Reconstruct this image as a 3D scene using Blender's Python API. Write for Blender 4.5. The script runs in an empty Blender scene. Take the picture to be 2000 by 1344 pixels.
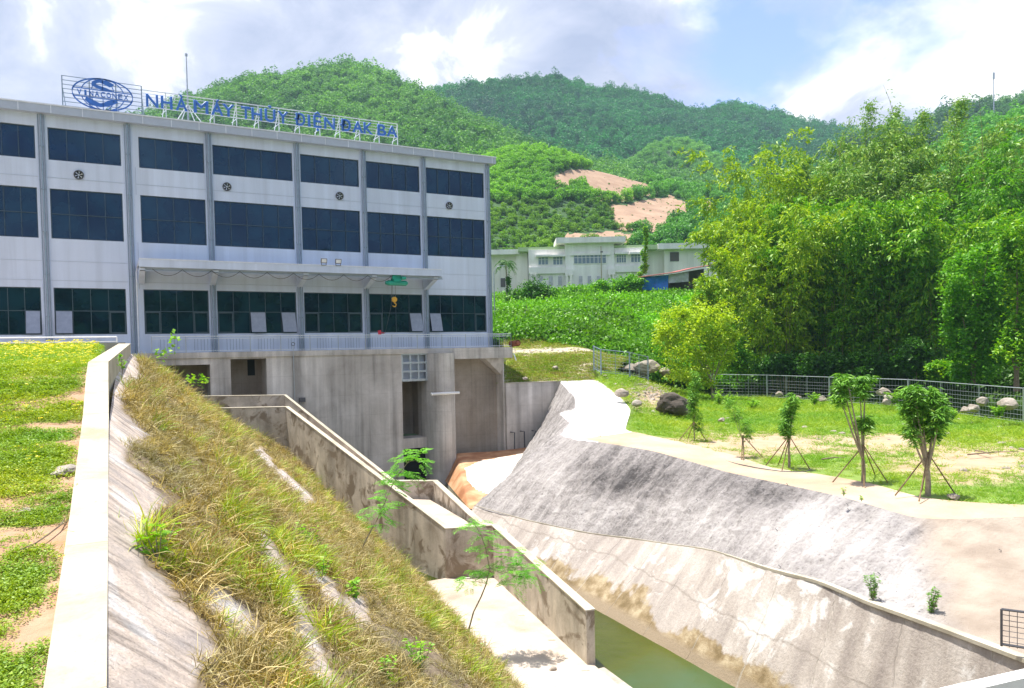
import bpy, bmesh, math, random
import numpy as np
from mathutils import Vector, Matrix
random.seed(7); rng = np.random.default_rng(7)
SC = bpy.context.scene
COL = SC.collection
R_ = math.radians

# ---------------------------------------------------------------- camera
FOC = 1444.0; CX = 1000.0; CY = 727.0
_a = R_(61.77)
FW = np.array([math.cos(_a), math.sin(_a), 0.0]); RT = np.array([math.sin(_a), -math.cos(_a), 0.0]); UP = np.array([0, 0, 1.0])
_p = R_(-1.7); _r = .02
c_f = FW*math.cos(_p)+UP*math.sin(_p); _u = UP*math.cos(_p)-FW*math.sin(_p)
c_x = RT*math.cos(_r)-_u*math.sin(_r); c_y = _u*math.cos(_r)+RT*math.sin(_r)
cam = bpy.data.cameras.new('camera'); cam_o = bpy.data.objects.new('camera', cam); COL.objects.link(cam_o)
cam_o.matrix_world = Matrix(((c_x[0], c_y[0], -c_f[0], 0), (c_x[1], c_y[1], -c_f[1], 0), (c_x[2], c_y[2], -c_f[2], 0), (0, 0, 0, 1)))
cam.sensor_width = 36; cam.lens = 36*FOC/2000; cam.shift_y = (CY-672)/2000; cam.clip_start = .1; cam.clip_end = 9000
SC.camera = cam_o
# ---------------------------------------------------------------- light
SUN_EL = 78.0
_s = -.92*RT+.30*FW; _s = _s/np.linalg.norm(_s)
SDIR = Vector((_s[0]*math.cos(R_(SUN_EL)), _s[1]*math.cos(R_(SUN_EL)), math.sin(R_(SUN_EL))))
sun = bpy.data.lights.new('sun', 'SUN'); sun.energy = 4.2; sun.angle = R_(.6); sun.color = (1, .95, .86)
sun_o = bpy.data.objects.new('sun', sun); COL.objects.link(sun_o); sun_o.rotation_euler = (-SDIR).to_track_quat('-Z', 'Y').to_euler()
SC.view_settings.view_transform = 'Standard'; SC.view_settings.look = 'None'; SC.view_settings.gamma = 1; SC.view_settings.exposure = 1.0
SC.cycles.max_bounces = 8; SC.cycles.transparent_max_bounces = 8; SC.cycles.volume_bounces = 0
W = bpy.data.worlds.new('World'); SC.world = W; W.use_nodes = True
def world():
    nt = W.node_tree; N = nt.nodes; L = nt.links; N.clear()
    out = N.new('ShaderNodeOutputWorld'); bg = N.new('ShaderNodeBackground'); L.new(bg.outputs[0], out.inputs[0])
    sky = N.new('ShaderNodeTexSky'); sky.sky_type = 'NISHITA'; sky.sun_disc = False
    sky.sun_elevation = R_(SUN_EL); sky.sun_rotation = math.atan2(SDIR.x, SDIR.y); sky.air_density = 1.0; sky.dust_density = .6; sky.ozone_density = 1.6
    tc = N.new('ShaderNodeTexCoord')
    def noise(scale, det, rough, vec, dist=0):
        n = N.new('ShaderNodeTexNoise'); n.inputs['Scale'].default_value = scale; n.inputs['Detail'].default_value = det
        n.inputs['Roughness'].default_value = rough; n.inputs['Distortion'].default_value = dist; L.new(vec, n.inputs['Vector']); return n.outputs['Fac']
    def ramp(v, st):
        r = N.new('ShaderNodeValToRGB'); L.new(v, r.inputs[0]); e = r.color_ramp.elements
        while len(e) < len(st): e.new(.5)
        for k, (p, c) in enumerate(st): e[k].position = p; e[k].color = (*c, 1) if isinstance(c, tuple) else (c, c, c, 1)
        return r.outputs[0]
    def m(op, a, b, clamp=False):
        x = N.new('ShaderNodeMath'); x.operation = op; x.use_clamp = clamp
        for k, q in enumerate((a, b)):
            if isinstance(q, (int, float)): x.inputs[k].default_value = q
            else: L.new(q, x.inputs[k])
        return x.outputs[0]
    mp = N.new('ShaderNodeMapping'); mp.inputs['Scale'].default_value = (1, 1, 1.7); L.new(tc.outputs['Generated'], mp.inputs['Vector'])
    v = mp.outputs[0]
    big = noise(2.6, 8, .56, v, .25); wisp = noise(6.5, 10, .62, v, .3)
    # clear patch of blue low to the right of the hills, cloud banks elsewhere
    def spot(px, py, k, wgt, sz=1.0):
        d = c_f+c_x*(px-CX)/FOC-c_y*(py-CY)/FOC; d = d/np.linalg.norm(d)
        dp = N.new('ShaderNodeVectorMath'); dp.operation = 'DISTANCE'; L.new(tc.outputs['Generated'], dp.inputs[0]); dp.inputs[1].default_value = tuple(d)
        q = m('DIVIDE', dp.outputs['Value'], k); q = m('MULTIPLY', q, q); q = m('MULTIPLY', q, -1); e = m('POWER', 2.718, q)
        return m('MULTIPLY', e, wgt)
    cov = m('ADD', m('ADD', big, .10), spot(1420, 160, .10, -.20)); cov = m('ADD', cov, spot(1250, 60, .12, .05)); cov = m('ADD', cov, spot(1800, 60, .16, .02)); cov = m('ADD', cov, spot(1900, 190, .10, -.05))
    cov = m('ADD', cov, spot(400, 60, .5, .16)); cov = m('ADD', cov, spot(900, 60, .22, .08)); cov = m('ADD', cov, spot(1350, 190, .035, .10)); cov = m('ADD', cov, spot(1690, 180, .05, .13)); cov = m('ADD', cov, spot(1985, 160, .05, .3))
    cov = m('ADD', cov, m('MULTIPLY', m('SUBTRACT', wisp, .5), .40))
    cl = ramp(cov, [(.38, 0.0), (.48, .55), (.58, 1.0)])
    shade = noise(5.0, 9, .6, v, .5)
    sh = m('ADD', shade, spot(90, 90, .13, -.10)); sh = m('ADD', sh, spot(600, 60, .16, -.09)); sh = m('ADD', sh, spot(1110, 90, .12, -.10))
    sh = m('ADD', sh, spot(300, 95, .08, .15)); sh = m('ADD', sh, spot(60, 190, .07, .12)); sh = m('ADD', sh, spot(930, 80, .08, .16)); sh = m('ADD', sh, spot(1500, 30, .2, .10)); sh = m('ADD', sh, spot(1985, 160, .08, .4))
    cc = ramp(sh, [(.36, (1.9, 2.15, 2.95)), (.47, (2.4, 2.6, 3.35)), (.57, (3.0, 3.15, 3.8)), (.68, (5.4, 5.4, 5.5))])
    skm = N.new('ShaderNodeMixRGB'); skm.blend_type = 'MULTIPLY'; skm.inputs[0].default_value = 1; L.new(sky.outputs[0], skm.inputs[1]); skm.inputs[2].default_value = (1.0, .90, 1.30, 1)
    mx = N.new('ShaderNodeMixRGB'); L.new(cl, mx.inputs[0]); L.new(skm.outputs[0], mx.inputs[1]); L.new(cc, mx.inputs[2])
    L.new(mx.outputs[0], bg.inputs[0]); bg.inputs[1].default_value = .14
world()

# ---------------------------------------------------------------- points: a photo position plus a distance, height or plane gives a place in the world
def ray(x, y): return c_f+c_x*(x-CX)/FOC-c_y*(y-CY)/FOC
def P(x, y, d=None, z=None, Y=None, X=None):
    v = ray(x, y)
    t = d/(v@FW) if d is not None else z/v[2] if z is not None else Y/v[1] if Y is not None else X/v[0]
    return v*t
def PL(x, y, a, b):      # on the vertical plane through plan points a, b
    v = ray(x, y); n = np.array([-(b[1]-a[1]), b[0]-a[0], 0]); return v*((np.array([a[0], a[1], 0])@n)/(v@n))
def proj(q):
    q = np.asarray(q, float); w = q@c_f
    return np.stack([CX+FOC*(q@c_x)/w, CY-FOC*(q@c_y)/w], -1)
def LD(l, d, z): return RT*l+FW*d+UP*z

# ---------------------------------------------------------------- noise
def _hash(i, s):
    i = i.astype(np.int64); h = (i[..., 0]*73856093) ^ (i[..., 1]*19349663) ^ (i[..., 2]*83492791) ^ (s*2654435761)
    h = (h ^ (h >> 13))*1274126177 & 0x7fffffff; h = h ^ (h >> 16)
    return (h & 0xffff)/65535.0
def vnoise(p, s=0):
    i = np.floor(p); f = p-i; f = f*f*(3-2*f); r = 0
    for dx in (0, 1):
        for dy in (0, 1):
            for dz in (0, 1):
                w = (f[..., 0] if dx else 1-f[..., 0])*(f[..., 1] if dy else 1-f[..., 1])*(f[..., 2] if dz else 1-f[..., 2])
                r = r+w*_hash(i+np.array([dx, dy, dz]), s)
    return r*2-1
def fbm(p, sc, o=4, s=0):
    p = np.asarray(p, float)*sc; r = 0; a = 1; t = 0
    for k in range(o): r = r+a*vnoise(p+k*17.3, s+k); t += a; a *= .5; p = p*2.03
    return r/t

# ---------------------------------------------------------------- tagging
def tag(o, label=None, cat=None, group=None, kind=None):
    if label: o['label'] = label
    if cat: o['category'] = cat
    if group: o['group'] = group
    if kind: o['kind'] = kind
    return o
def thing(name, loc, label, cat, group=None, rz=0):
    o = bpy.data.objects.new(name, None); o.location = tuple(loc); o.rotation_euler = (0, 0, rz); o.empty_display_size = .3
    COL.objects.link(o); return tag(o, label, cat, group)
def wm(o): return Matrix.Translation(o.location) @ o.rotation_euler.to_matrix().to_4x4() if o else Matrix()
def chainm(o):
    m = Matrix()
    while o is not None: m = wm(o) @ m; o = o.parent
    return m
def link(name, me, mat, parent=None, local=False, smooth=False):
    if mat is not None:
        for q in (mat if isinstance(mat, (list, tuple)) else [mat]): me.materials.append(q)
    o = bpy.data.objects.new(name, me); COL.objects.link(o)
    if parent is not None:
        if not local: me.transform(chainm(parent).inverted())
        o.parent = parent
    if smooth: me.polygons.foreach_set('use_smooth', [True]*len(me.polygons))
    return o
def npmesh(name, V, Fc):
    V = np.asarray(V, np.float32); Fc = np.asarray(Fc, np.int32); k = Fc.shape[1]
    me = bpy.data.meshes.new(name); me.vertices.add(len(V)); me.vertices.foreach_set('co', V.ravel())
    me.loops.add(Fc.size); me.loops.foreach_set('vertex_index', Fc.ravel())
    me.polygons.add(len(Fc)); me.polygons.foreach_set('loop_start', np.arange(0, Fc.size, k, dtype=np.int32)); me.polygons.foreach_set('loop_total', np.full(len(Fc), k, np.int32))
    me.update(calc_edges=True); me.validate(); return me
class MB:
    def __init__(s): s.v = []; s.f = []; s.m = []; s.cur = 0
    def add(s, vs, fs):
        n = len(s.v); s.v += [tuple(float(c) for c in q) for q in vs]; s.f += [tuple(n+i for i in f) for f in fs]; s.m += [s.cur]*len(fs)
    def box(s, x0, x1, y0, y1, z0, z1):
        s.add([(x0, y0, z0), (x1, y0, z0), (x1, y1, z0), (x0, y1, z0), (x0, y0, z1), (x1, y0, z1), (x1, y1, z1), (x0, y1, z1)],
              [(0, 3, 2, 1), (4, 5, 6, 7), (0, 1, 5, 4), (1, 2, 6, 5), (2, 3, 7, 6), (3, 0, 4, 7)]); return s
    def obox(s, c, ax, ay, az):   # oriented box from half-vectors
        c, ax, ay, az = map(np.asarray, (c, ax, ay, az)); vs = [c+i*ax+j*ay+k*az for k in (-1, 1) for j, i in ((-1, -1), (-1, 1), (1, 1), (1, -1))]
        s.add(vs, [(0, 3, 2, 1), (4, 5, 6, 7), (0, 1, 5, 4), (1, 2, 6, 5), (2, 3, 7, 6), (3, 0, 4, 7)]); return s
    def beam(s, a, b, w, h):
        a = np.asarray(a, float); b = np.asarray(b, float); d = b-a; l = np.linalg.norm(d); d = d/l
        u = np.array([0, 0, 1.]) if abs(d[2]) < .95 else np.array([0, 1., 0]); r = np.cross(d, u); r /= np.linalg.norm(r); u = np.cross(r, d)
        return s.obox((a+b)/2, d*l/2, r*w/2, u*h/2)
    def tube(s, pts, rad, n=8, cap=True):
        pts = [np.asarray(p, float) for p in pts]; rad = rad if isinstance(rad, (list, tuple, np.ndarray)) else [rad]*len(pts); vs = []; fs = []
        for i, p in enumerate(pts):
            d = pts[min(i+1, len(pts)-1)]-pts[max(i-1, 0)]; d = d/(np.linalg.norm(d)+1e-9)
            u = np.array([0, 0, 1.]) if abs(d[2]) < .9 else np.array([1., 0, 0]); r = np.cross(d, u); r /= np.linalg.norm(r); u = np.cross(r, d)
            for k in range(n): an = 2*math.pi*k/n; vs.append(p+(r*math.cos(an)+u*math.sin(an))*rad[i])
        for i in range(len(pts)-1):
            for k in range(n): fs.append((i*n+k, i*n+(k+1) % n, (i+1)*n+(k+1) % n, (i+1)*n+k))
        if cap: fs += [tuple(range(n))[::-1], tuple((len(pts)-1)*n+k for k in range(n))]
        s.add(vs, fs); return s
    def prism(s, poly, z0, z1):
        n = len(poly); s.add([(x, y, z0) for x, y in poly]+[(x, y, z1) for x, y in poly], [tuple(range(n))[::-1], tuple(range(n, 2*n))]+[(i, (i+1) % n, n+(i+1) % n, n+i) for i in range(n)]); return s
    def build(s, name, mat, parent=None, smooth=False, local=False, bevel=0):
        me = bpy.data.meshes.new(name); me.from_pydata(s.v, [], s.f)
        if isinstance(mat, (list, tuple)): me.polygons.foreach_set('material_index', s.m)
        bm = bmesh.new(); bm.from_mesh(me); bmesh.ops.recalc_face_normals(bm, faces=bm.faces)
        if bevel: bmesh.ops.bevel(bm, geom=list(bm.edges), offset=bevel, segments=1, affect='EDGES', clamp_overlap=True)
        bm.to_mesh(me); bm.free(); me.update()
        return link(name, me, mat, parent, local, smooth)
def rock_mesh(c, r, seed, sub=3, rough=.28, flat=.75):
    bm = bmesh.new(); bmesh.ops.create_icosphere(bm, subdivisions=sub, radius=1)
    v = np.array([q.co[:] for q in bm.verts]); n = fbm(v+seed*3.1, 1.1, 4, seed); n2 = fbm(v+seed, 3.2, 3, seed+9)
    cr = np.sign(n)*np.abs(n)**.7
    rg_ = np.random.default_rng(seed)
    for _ in range(14):      # chip flat facets off
        q_ = unit(rg_.normal(size=3)); h_ = .62+.25*rg_.random(); e_ = v@q_-h_; v = v-np.clip(e_, 0, 9)[:, None]*q_*.92
    v = v*(1+rough*.6*cr+rough*.3*n2)[:, None]*np.asarray(r)
    v[:, 2] = np.where(v[:, 2] < 0, v[:, 2]*flat, v[:, 2]); v += np.asarray(c)
    for q, w in zip(bm.verts, v): q.co = w
    me = bpy.data.meshes.new('rock'); bm.to_mesh(me); bm.free(); return me

# ---------------------------------------------------------------- materials
def NT(name):
    m = bpy.data.materials.new(name); m.use_nodes = True; nt = m.node_tree; b = nt.nodes['Principled BSDF']; return m, nt, b
class G:
    def __init__(s, nt): s.nt = nt; s.tc = nt.nodes.new('ShaderNodeTexCoord'); s.geo = nt.nodes.new('ShaderNodeNewGeometry'); s.p = s.geo.outputs['Position']
    def n(s, t, **k):
        x = s.nt.nodes.new(t)
        for a, b in k.items(): setattr(x, a, b)
        return x
    def l(s, a, b): s.nt.links.new(a, b)
    def val(s, inp, q):
        if isinstance(q, (int, float)): inp.default_value = q
        elif isinstance(q, tuple): inp.default_value = (*q, 1) if len(q) == 3 and len(inp.default_value) == 4 else q
        else: s.l(q, inp)
    def noise(s, sc, det=5, rough=.55, st=None, dist=0, vec=None, out='Fac'):
        x = s.n('ShaderNodeTexNoise'); x.inputs['Scale'].default_value = sc; x.inputs['Detail'].default_value = det; x.inputs['Roughness'].default_value = rough; x.inputs['Distortion'].default_value = dist
        v = vec or s.p
        if st: mp = s.n('ShaderNodeMapping'); mp.inputs['Scale'].default_value = st; s.l(v, mp.inputs['Vector']); v = mp.outputs[0]
        s.l(v, x.inputs['Vector']); return x.outputs[out]
    def ramp(s, v, st, interp='LINEAR'):
        r = s.n('ShaderNodeValToRGB'); s.l(v, r.inputs[0]); r.color_ramp.interpolation = interp; e = r.color_ramp.elements
        while len(e) < len(st): e.new(.5)
        for k, (p, c) in enumerate(st): e[k].position = p; e[k].color = (*c, 1) if isinstance(c, tuple) else (c, c, c, 1)
        return r.outputs[0]
    def math(s, op, a, b=0, clamp=False):
        x = s.n('ShaderNodeMath', operation=op, use_clamp=clamp); s.val(x.inputs[0], a); s.val(x.inputs[1], b); return x.outputs[0]
    def mix(s, fac, a, b, mode='MIX'):
        x = s.n('ShaderNodeMixRGB', blend_type=mode); s.val(x.inputs[0], fac); s.val(x.inputs[1], a); s.val(x.inputs[2], b); return x.outputs[0]
    def xyz(s):
        x = s.n('ShaderNodeSeparateXYZ'); s.l(s.p, x.inputs[0]); return x.outputs
    def attr(s, name, t='GEOMETRY', out='Fac'):
        x = s.n('ShaderNodeAttribute', attribute_name=name, attribute_type=t); return x.outputs[out]
    def bump(s, b, h, st=.3, dist=.05):
        x = s.n('ShaderNodeBump'); x.inputs['Strength'].default_value = st; x.inputs['Distance'].default_value = dist; s.l(h, x.inputs['Height']); s.l(x.outputs[0], b.inputs['Normal'])
def flat(name, c, rough=.6, metal=0, var=.12, sc=3, bump=0):
    m, nt, b = NT(name); g = G(nt)
    n = g.noise(sc, 6, .6); lo = tuple(q*(1-var) for q in c); hi = tuple(min(1, q*(1+var)) for q in c)
    g.l(g.ramp(n, [(.3, lo), (.7, hi)]), b.inputs['Base Color']); b.inputs['Roughness'].default_value = rough; b.inputs['Metallic'].default_value = metal
    if bump: g.bump(b, g.noise(sc*12, 4), bump, .02)
    return m
def concrete(name, lo, mid, hi, streak=.5, vs=(2.2, 2.2, .12), joints=None, stain=None, fine=.35, bump=.35, big=.35):
    m, nt, b = NT(name); g = G(nt)
    c = g.ramp(g.noise(big, 7, .62, dist=.4), [(.28, lo), (.5, mid), (.72, hi)])
    s = g.noise(1.0, 6, .6, st=vs); c = g.mix(streak, c, g.ramp(s, [(.36, .58), (.47, .92), (.56, 1.03), (.68, 1.4)]), 'MULTIPLY')
    f = g.noise(14, 6, .7); c = g.mix(fine, c, g.ramp(f, [(.3, .6), (.55, 1.0), (.75, 1.15)]), 'MULTIPLY')
    if stain:
        sc, th, col = stain; c = g.mix(g.ramp(g.noise(sc, 6, .6, dist=.8), [(th, 0.0), (th+.08, 1.0)]), c, col)
    if joints:
        br = g.n('ShaderNodeTexBrick'); mp = g.n('ShaderNodeMapping'); mp.inputs['Rotation'].default_value = (math.pi/2, 0, 0); g.l(g.p, mp.inputs['Vector']); g.l(mp.outputs[0], br.inputs['Vector'])
        br.inputs['Color1'].default_value = (1, 1, 1, 1); br.inputs['Color2'].default_value = (.93, .93, .93, 1); br.inputs['Mortar'].default_value = (.62, .6, .58, 1)
        br.inputs['Scale'].default_value = 1; br.inputs['Mortar Size'].default_value = .018; br.inputs['Mortar Smooth'].default_value = .6; br.inputs['Brick Width'].default_value = joints[0]; br.inputs['Row Height'].default_value = joints[1]; br.offset = .0
        c = g.mix(.45, c, br.outputs['Color'], 'MULTIPLY')
    g.l(c, b.inputs['Base Color']); b.inputs['Roughness'].default_value = .88
    g.bump(b, g.math('ADD', f, s), bump, .03); return m
def leafmat(name, cols, transl=.35, tint=False, rough=.5, patch=.15):
    m, nt, b = NT(name); g = G(nt); nt.nodes.remove(b)
    k = len(cols); c = g.ramp(g.math('ADD', g.math('MULTIPLY', g.geo.outputs['Random Per Island'], .55), g.math('MULTIPLY', g.noise(patch, 4, .6), .5)), [(.15+.7*i/(k-1), q) for i, q in enumerate(cols)])
    if tint: c = g.mix(1, c, g.attr('tint', 'INSTANCER', 'Color'), 'MULTIPLY')
    d = g.n('ShaderNodeBsdfDiffuse'); t = g.n('ShaderNodeBsdfTranslucent'); gl = g.n('ShaderNodeBsdfGlossy'); gl.inputs['Roughness'].default_value = rough; gl.inputs[0].default_value = (.8, .9, .7, 1)
    g.l(c, d.inputs[0]); g.l(g.mix(1, c, (1.5, 1.45, .5), 'MULTIPLY'), t.inputs[0]); mx = g.n('ShaderNodeMixShader'); mx.inputs[0].default_value = transl; g.l(d.outputs[0], mx.inputs[1]); g.l(t.outputs[0], mx.inputs[2])
    m2 = g.n('ShaderNodeMixShader'); m2.inputs[0].default_value = .045; g.l(mx.outputs[0], m2.inputs[1]); g.l(gl.outputs[0], m2.inputs[2])
    g.l(m2.outputs[0], nt.nodes['Material Output'].inputs[0]); return m
M = {}
M['facade'] = concrete('facade paint', (.52, .59, .72), (.56, .63, .76), (.60, .66, .78), .25, (1.2, 1.2, .06), fine=.05, bump=.05, big=.15)
M['trim'] = flat('grey trim', (.42, .48, .58), .5, .1, .08)
M['fascia'] = flat('roof edge sheet', (.42, .46, .53), .45, .2, .06)
M['joint'] = flat('pale sheet joint', (.68, .71, .76), .5)
M['pipe'] = flat('downpipe', (.25, .32, .40), .4, .2)
M['frame'] = flat('window frame', (.05, .08, .10), .4, .3)
M['steel'] = flat('galvanised steel', (.42, .46, .50), .4, .5)
M['whitesteel'] = flat('white painted steel', (.72, .76, .78), .45)
M['darksteel'] = flat('dark steel', (.10, .10, .11), .5, .4)
M['rust'] = flat('rusty steel', (.28, .09, .04), .8, .1, .3, 20)
M['blue'] = flat('blue sign letter', (.035, .15, .52), .4)
M['black'] = flat('unlit opening black', (.008, .012, .010), .9)  # near-black colour stands in for the darkness inside openings
M['green_machine'] = flat('green machine paint', (.0, .30, .20), .35)
M['yellow'] = flat('yellow hook paint', (.62, .33, .02), .4)
M['red'] = flat('red plastic', (.55, .02, .05), .4)
M['bark'] = flat('bark', (.20, .15, .10), .9, 0, .35, 9, .6)
M['palebark'] = flat('pale bark', (.30, .26, .18), .9, 0, .3, 9, .5)
M['stake'] = flat('bamboo stake', (.20, .13, .07), .8, 0, .3, 6)
M['culm'] = flat('bamboo culm', (.22, .22, .06), .6, 0, .3, 3)
M['cream'] = concrete('cream render', (.78, .73, .64), (.82, .79, .73), (.85, .83, .79), .35, (.5, .5, .05), fine=.15, bump=.1, big=.12)
M['whitewall'] = concrete('white render', (.78, .765, .72), (.83, .815, .78), (.86, .85, .82), .3, (.6, .6, .06), fine=.15, bump=.1, big=.15)
M['roofgreen'] = flat('mossy roof', (.42, .55, .30), .8)
M['tarp'] = flat('blue tarpaulin', (.01, .16, .62), .5, 0, .25, 1.2)
M['greytarp'] = flat('grey tarpaulin', (.45, .45, .50), .6, 0, .2, 1.5)
M['redroof'] = flat('rusty red roof', (.45, .12, .10), .7, 0, .3, 1)
M['glass_far'] = flat('dim window', (.18, .24, .30), .2)
M['dark_in'] = flat('dim interior', (.12, .10, .09), .8)
M['lampglass'] = flat('lamp glass', (.75, .78, .82), .25)
M['white'] = flat('white coping paint', (.80, .79, .76), .7, 0, .05, 2, .3)
def glassmat():
    m, nt, b = NT('dark tinted glass'); g = G(nt)
    n = g.noise(.6, 3, .5); g.l(g.ramp(n, [(.35, (.001, .005, .012)), (.65, (.005, .025, .04))]), b.inputs['Base Color'])
    b.inputs['Roughness'].default_value = .03; b.inputs['IOR'].default_value = 1.7; b.inputs['Specular Tint'].default_value = (.35, .6, 1, 1)
    g.bump(b, g.noise(.5, 2, .5), .08, .08); return m
M['glass'] = glassmat()
M['sash'] = flat('pale open sash', (.26, .30, .38), .15)
M['conc'] = concrete('aged concrete', (.38, .345, .305), (.52, .485, .44), (.68, .645, .60), .85, (1.1, 1.1, .05), (4.1, 1.7), big=.3)
M['conc_warm'] = concrete('weathered concrete', (.30, .255, .195), (.50, .445, .37), (.66, .60, .52), .8, (1.0, 1.0, .13), None, (.8, .54, (.22, .175, .125)), big=.6)
M['coping'] = concrete('pale coping', (.40, .35, .26), (.52, .47, .365), (.60, .55, .45), .4, (.5, .5, .5), None, None, .25, .3, .8)
def m_par():
    m, nt, b = NT('worn cream coping'); g = G(nt); x = g.xyz()
    c = g.ramp(g.noise(1.3, 7, .65, dist=.4), [(.32, (.36, .31, .215)), (.5, (.48, .43, .32)), (.68, (.56, .51, .40))])
    c = g.mix(.5, c, g.ramp(g.noise(22, 6, .7), [(.30, .5), (.42, .95), (.6, 1.0), (.72, 1.12)]), 'MULTIPLY')
    jt = g.math('PINGPONG', g.math('ADD', x[1], g.math('MULTIPLY', g.noise(4, 4, .6), .05)), 1.45); c = g.mix(g.ramp(jt, [(.0, .75), (.012, 0.0)]), c, (.16, .13, .09))
    c = g.mix(g.ramp(g.noise(2.3, 8, .7, dist=1), [(.63, 0.0), (.70, .6)]), c, (.30, .24, .16))
    g.l(c, b.inputs['Base Color']); b.inputs['Roughness'].default_value = .9; g.bump(b, g.noise(15, 7, .7), .5, .015); return m
M['parapet'] = m_par()
M['path'] = concrete('sandy path concrete', (.40, .29, .19), (.50, .385, .27), (.58, .465, .345), .3, (.5, .5, .5), None, None, .2, .25, .3)
M['plaza'] = flat('bright lime concrete', (.68, .66, .62), .9, 0, .10, .8, .4)
M['apron'] = concrete('pale apron', (.40, .31, .24), (.53, .44, .36), (.62, .54, .46), .3, (.7, .7, .7), None, (.6, .66, (.50, .30, .19)), .35, .35, .4)
def m_orange():
    m, nt, b = NT('rust stained slab'); g = G(nt)
    c = g.ramp(g.noise(.5, 5, .6, dist=.5), [(.36, (.34, .14, .06)), (.5, (.48, .24, .115)), (.64, (.60, .38, .22))])
    w = g.attr('mask'); w = g.math('ADD', w, g.math('MULTIPLY', g.math('SUBTRACT', g.noise(1.2, 6, .6), .5), .3)); c = g.mix(g.ramp(w, [(.42, 0.0), (.5, 1.0)]), c, (.80, .74, .64))
    g.l(c, b.inputs['Base Color']); b.inputs['Roughness'].default_value = .7; return m
M['orange'] = m_orange()
def m_shot():
    m, nt, b = NT('sprayed concrete slope'); g = G(nt)
    st = g.noise(1.0, 7, .65, st=(.35, 1.6, .35), dist=.6); f = g.noise(7, 8, .75); big = g.noise(.25, 5, .6, dist=.5)
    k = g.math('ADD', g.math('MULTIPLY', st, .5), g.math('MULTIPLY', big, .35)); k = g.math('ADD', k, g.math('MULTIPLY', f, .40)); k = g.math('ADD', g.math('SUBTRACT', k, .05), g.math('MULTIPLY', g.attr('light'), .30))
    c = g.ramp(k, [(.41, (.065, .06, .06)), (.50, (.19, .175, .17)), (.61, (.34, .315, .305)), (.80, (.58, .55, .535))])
    c = g.mix(g.ramp(f, [(.33, 1.0), (.40, 0.0)]), c, (.10, .09, .09))
    c = g.mix(g.attr('sand'), c, g.ramp(g.noise(.7, 7, .6), [(.35, (.36, .29, .23)), (.65, (.52, .435, .355))]))
    w = g.math('ADD', g.attr('mask'), g.math('MULTIPLY', g.math('SUBTRACT', g.noise(1.5, 6, .6), .5), .5)); c = g.mix(g.ramp(w, [(.48, 0.0), (.53, 1.0)]), c, (.80, .79, .77))
    g.l(c, b.inputs['Base Color']); b.inputs['Roughness'].default_value = .95
    g.bump(b, g.math('ADD', g.math('MULTIPLY', st, 1.0), g.math('MULTIPLY', f, 1.2)), .8, .12); return m
M['shot'] = m_shot()
def m_lining():
    m, nt, b = NT('channel lining'); g = G(nt); x = g.xyz()
    st = g.noise(1.0, 6, .6, st=(.25, 1.8, .25)); f = g.noise(9, 6, .7); big = g.noise(.35, 6, .6, dist=.6)
    c = g.ramp(g.math('ADD', g.math('MULTIPLY', st, .5), g.math('MULTIPLY', big, .5)), [(.36, (.30, .26, .235)), (.5, (.42, .37, .33)), (.64, (.56, .51, .465))])
    c = g.mix(.45, c, g.ramp(f, [(.3, .6), (.55, 1.0), (.75, 1.15)]), 'MULTIPLY')
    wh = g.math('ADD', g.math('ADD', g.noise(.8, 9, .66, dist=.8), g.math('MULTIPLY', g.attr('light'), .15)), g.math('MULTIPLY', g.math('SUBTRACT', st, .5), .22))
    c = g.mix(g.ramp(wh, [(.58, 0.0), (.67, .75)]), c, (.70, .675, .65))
    # silt line left by the water
    lv = g.math('ADD', x[2], g.math('MULTIPLY', g.math('SUBTRACT', g.noise(.28, 5, .6), .5), 3.0))
    lv = g.math('ADD', lv, g.math('MULTIPLY', st, .5)); c = g.mix(g.ramp(g.math('ADD', lv, 10.42), [(.0, 1.0), (.14, .0)]), c, g.ramp(g.noise(1.6, 6, .6), [(.35, (.17, .12, .055)), (.5, (.27, .20, .11)), (.65, (.42, .34, .22))]))
    c = g.mix(g.ramp(g.math('ADD', x[2], 11.55), [(.40, 1.0), (.6, 0.0)]), c, (.27, .21, .14))
    jt = g.math('PINGPONG', g.math('ADD', x[1], g.math('MULTIPLY', g.noise(.6, 4, .6), .5)), 1.3); c = g.mix(g.math('MULTIPLY', g.ramp(jt, [(.0, .5), (.06, 0.0)]), g.ramp(g.noise(.9, 5, .6), [(.45, 0.0), (.6, 1.0)])), c, (.58, .53, .46))
    j2 = g.math('ABSOLUTE', g.math('ADD', x[2], g.math('ADD', 9.3, g.math('MULTIPLY', g.noise(.5, 5, .6), .8)))); c = g.mix(g.ramp(j2, [(.0, .6), (.05, 0.0)]), c, (.22, .19, .16))
    g.l(c, b.inputs['Base Color']); b.inputs['Roughness'].default_value = .9; g.bump(b, g.math('ADD', g.math('ADD', f, st), g.ramp(jt, [(.0, 0.0), (.04, 1.0)])), .6, .06); return m
M['lining'] = m_lining()
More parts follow.
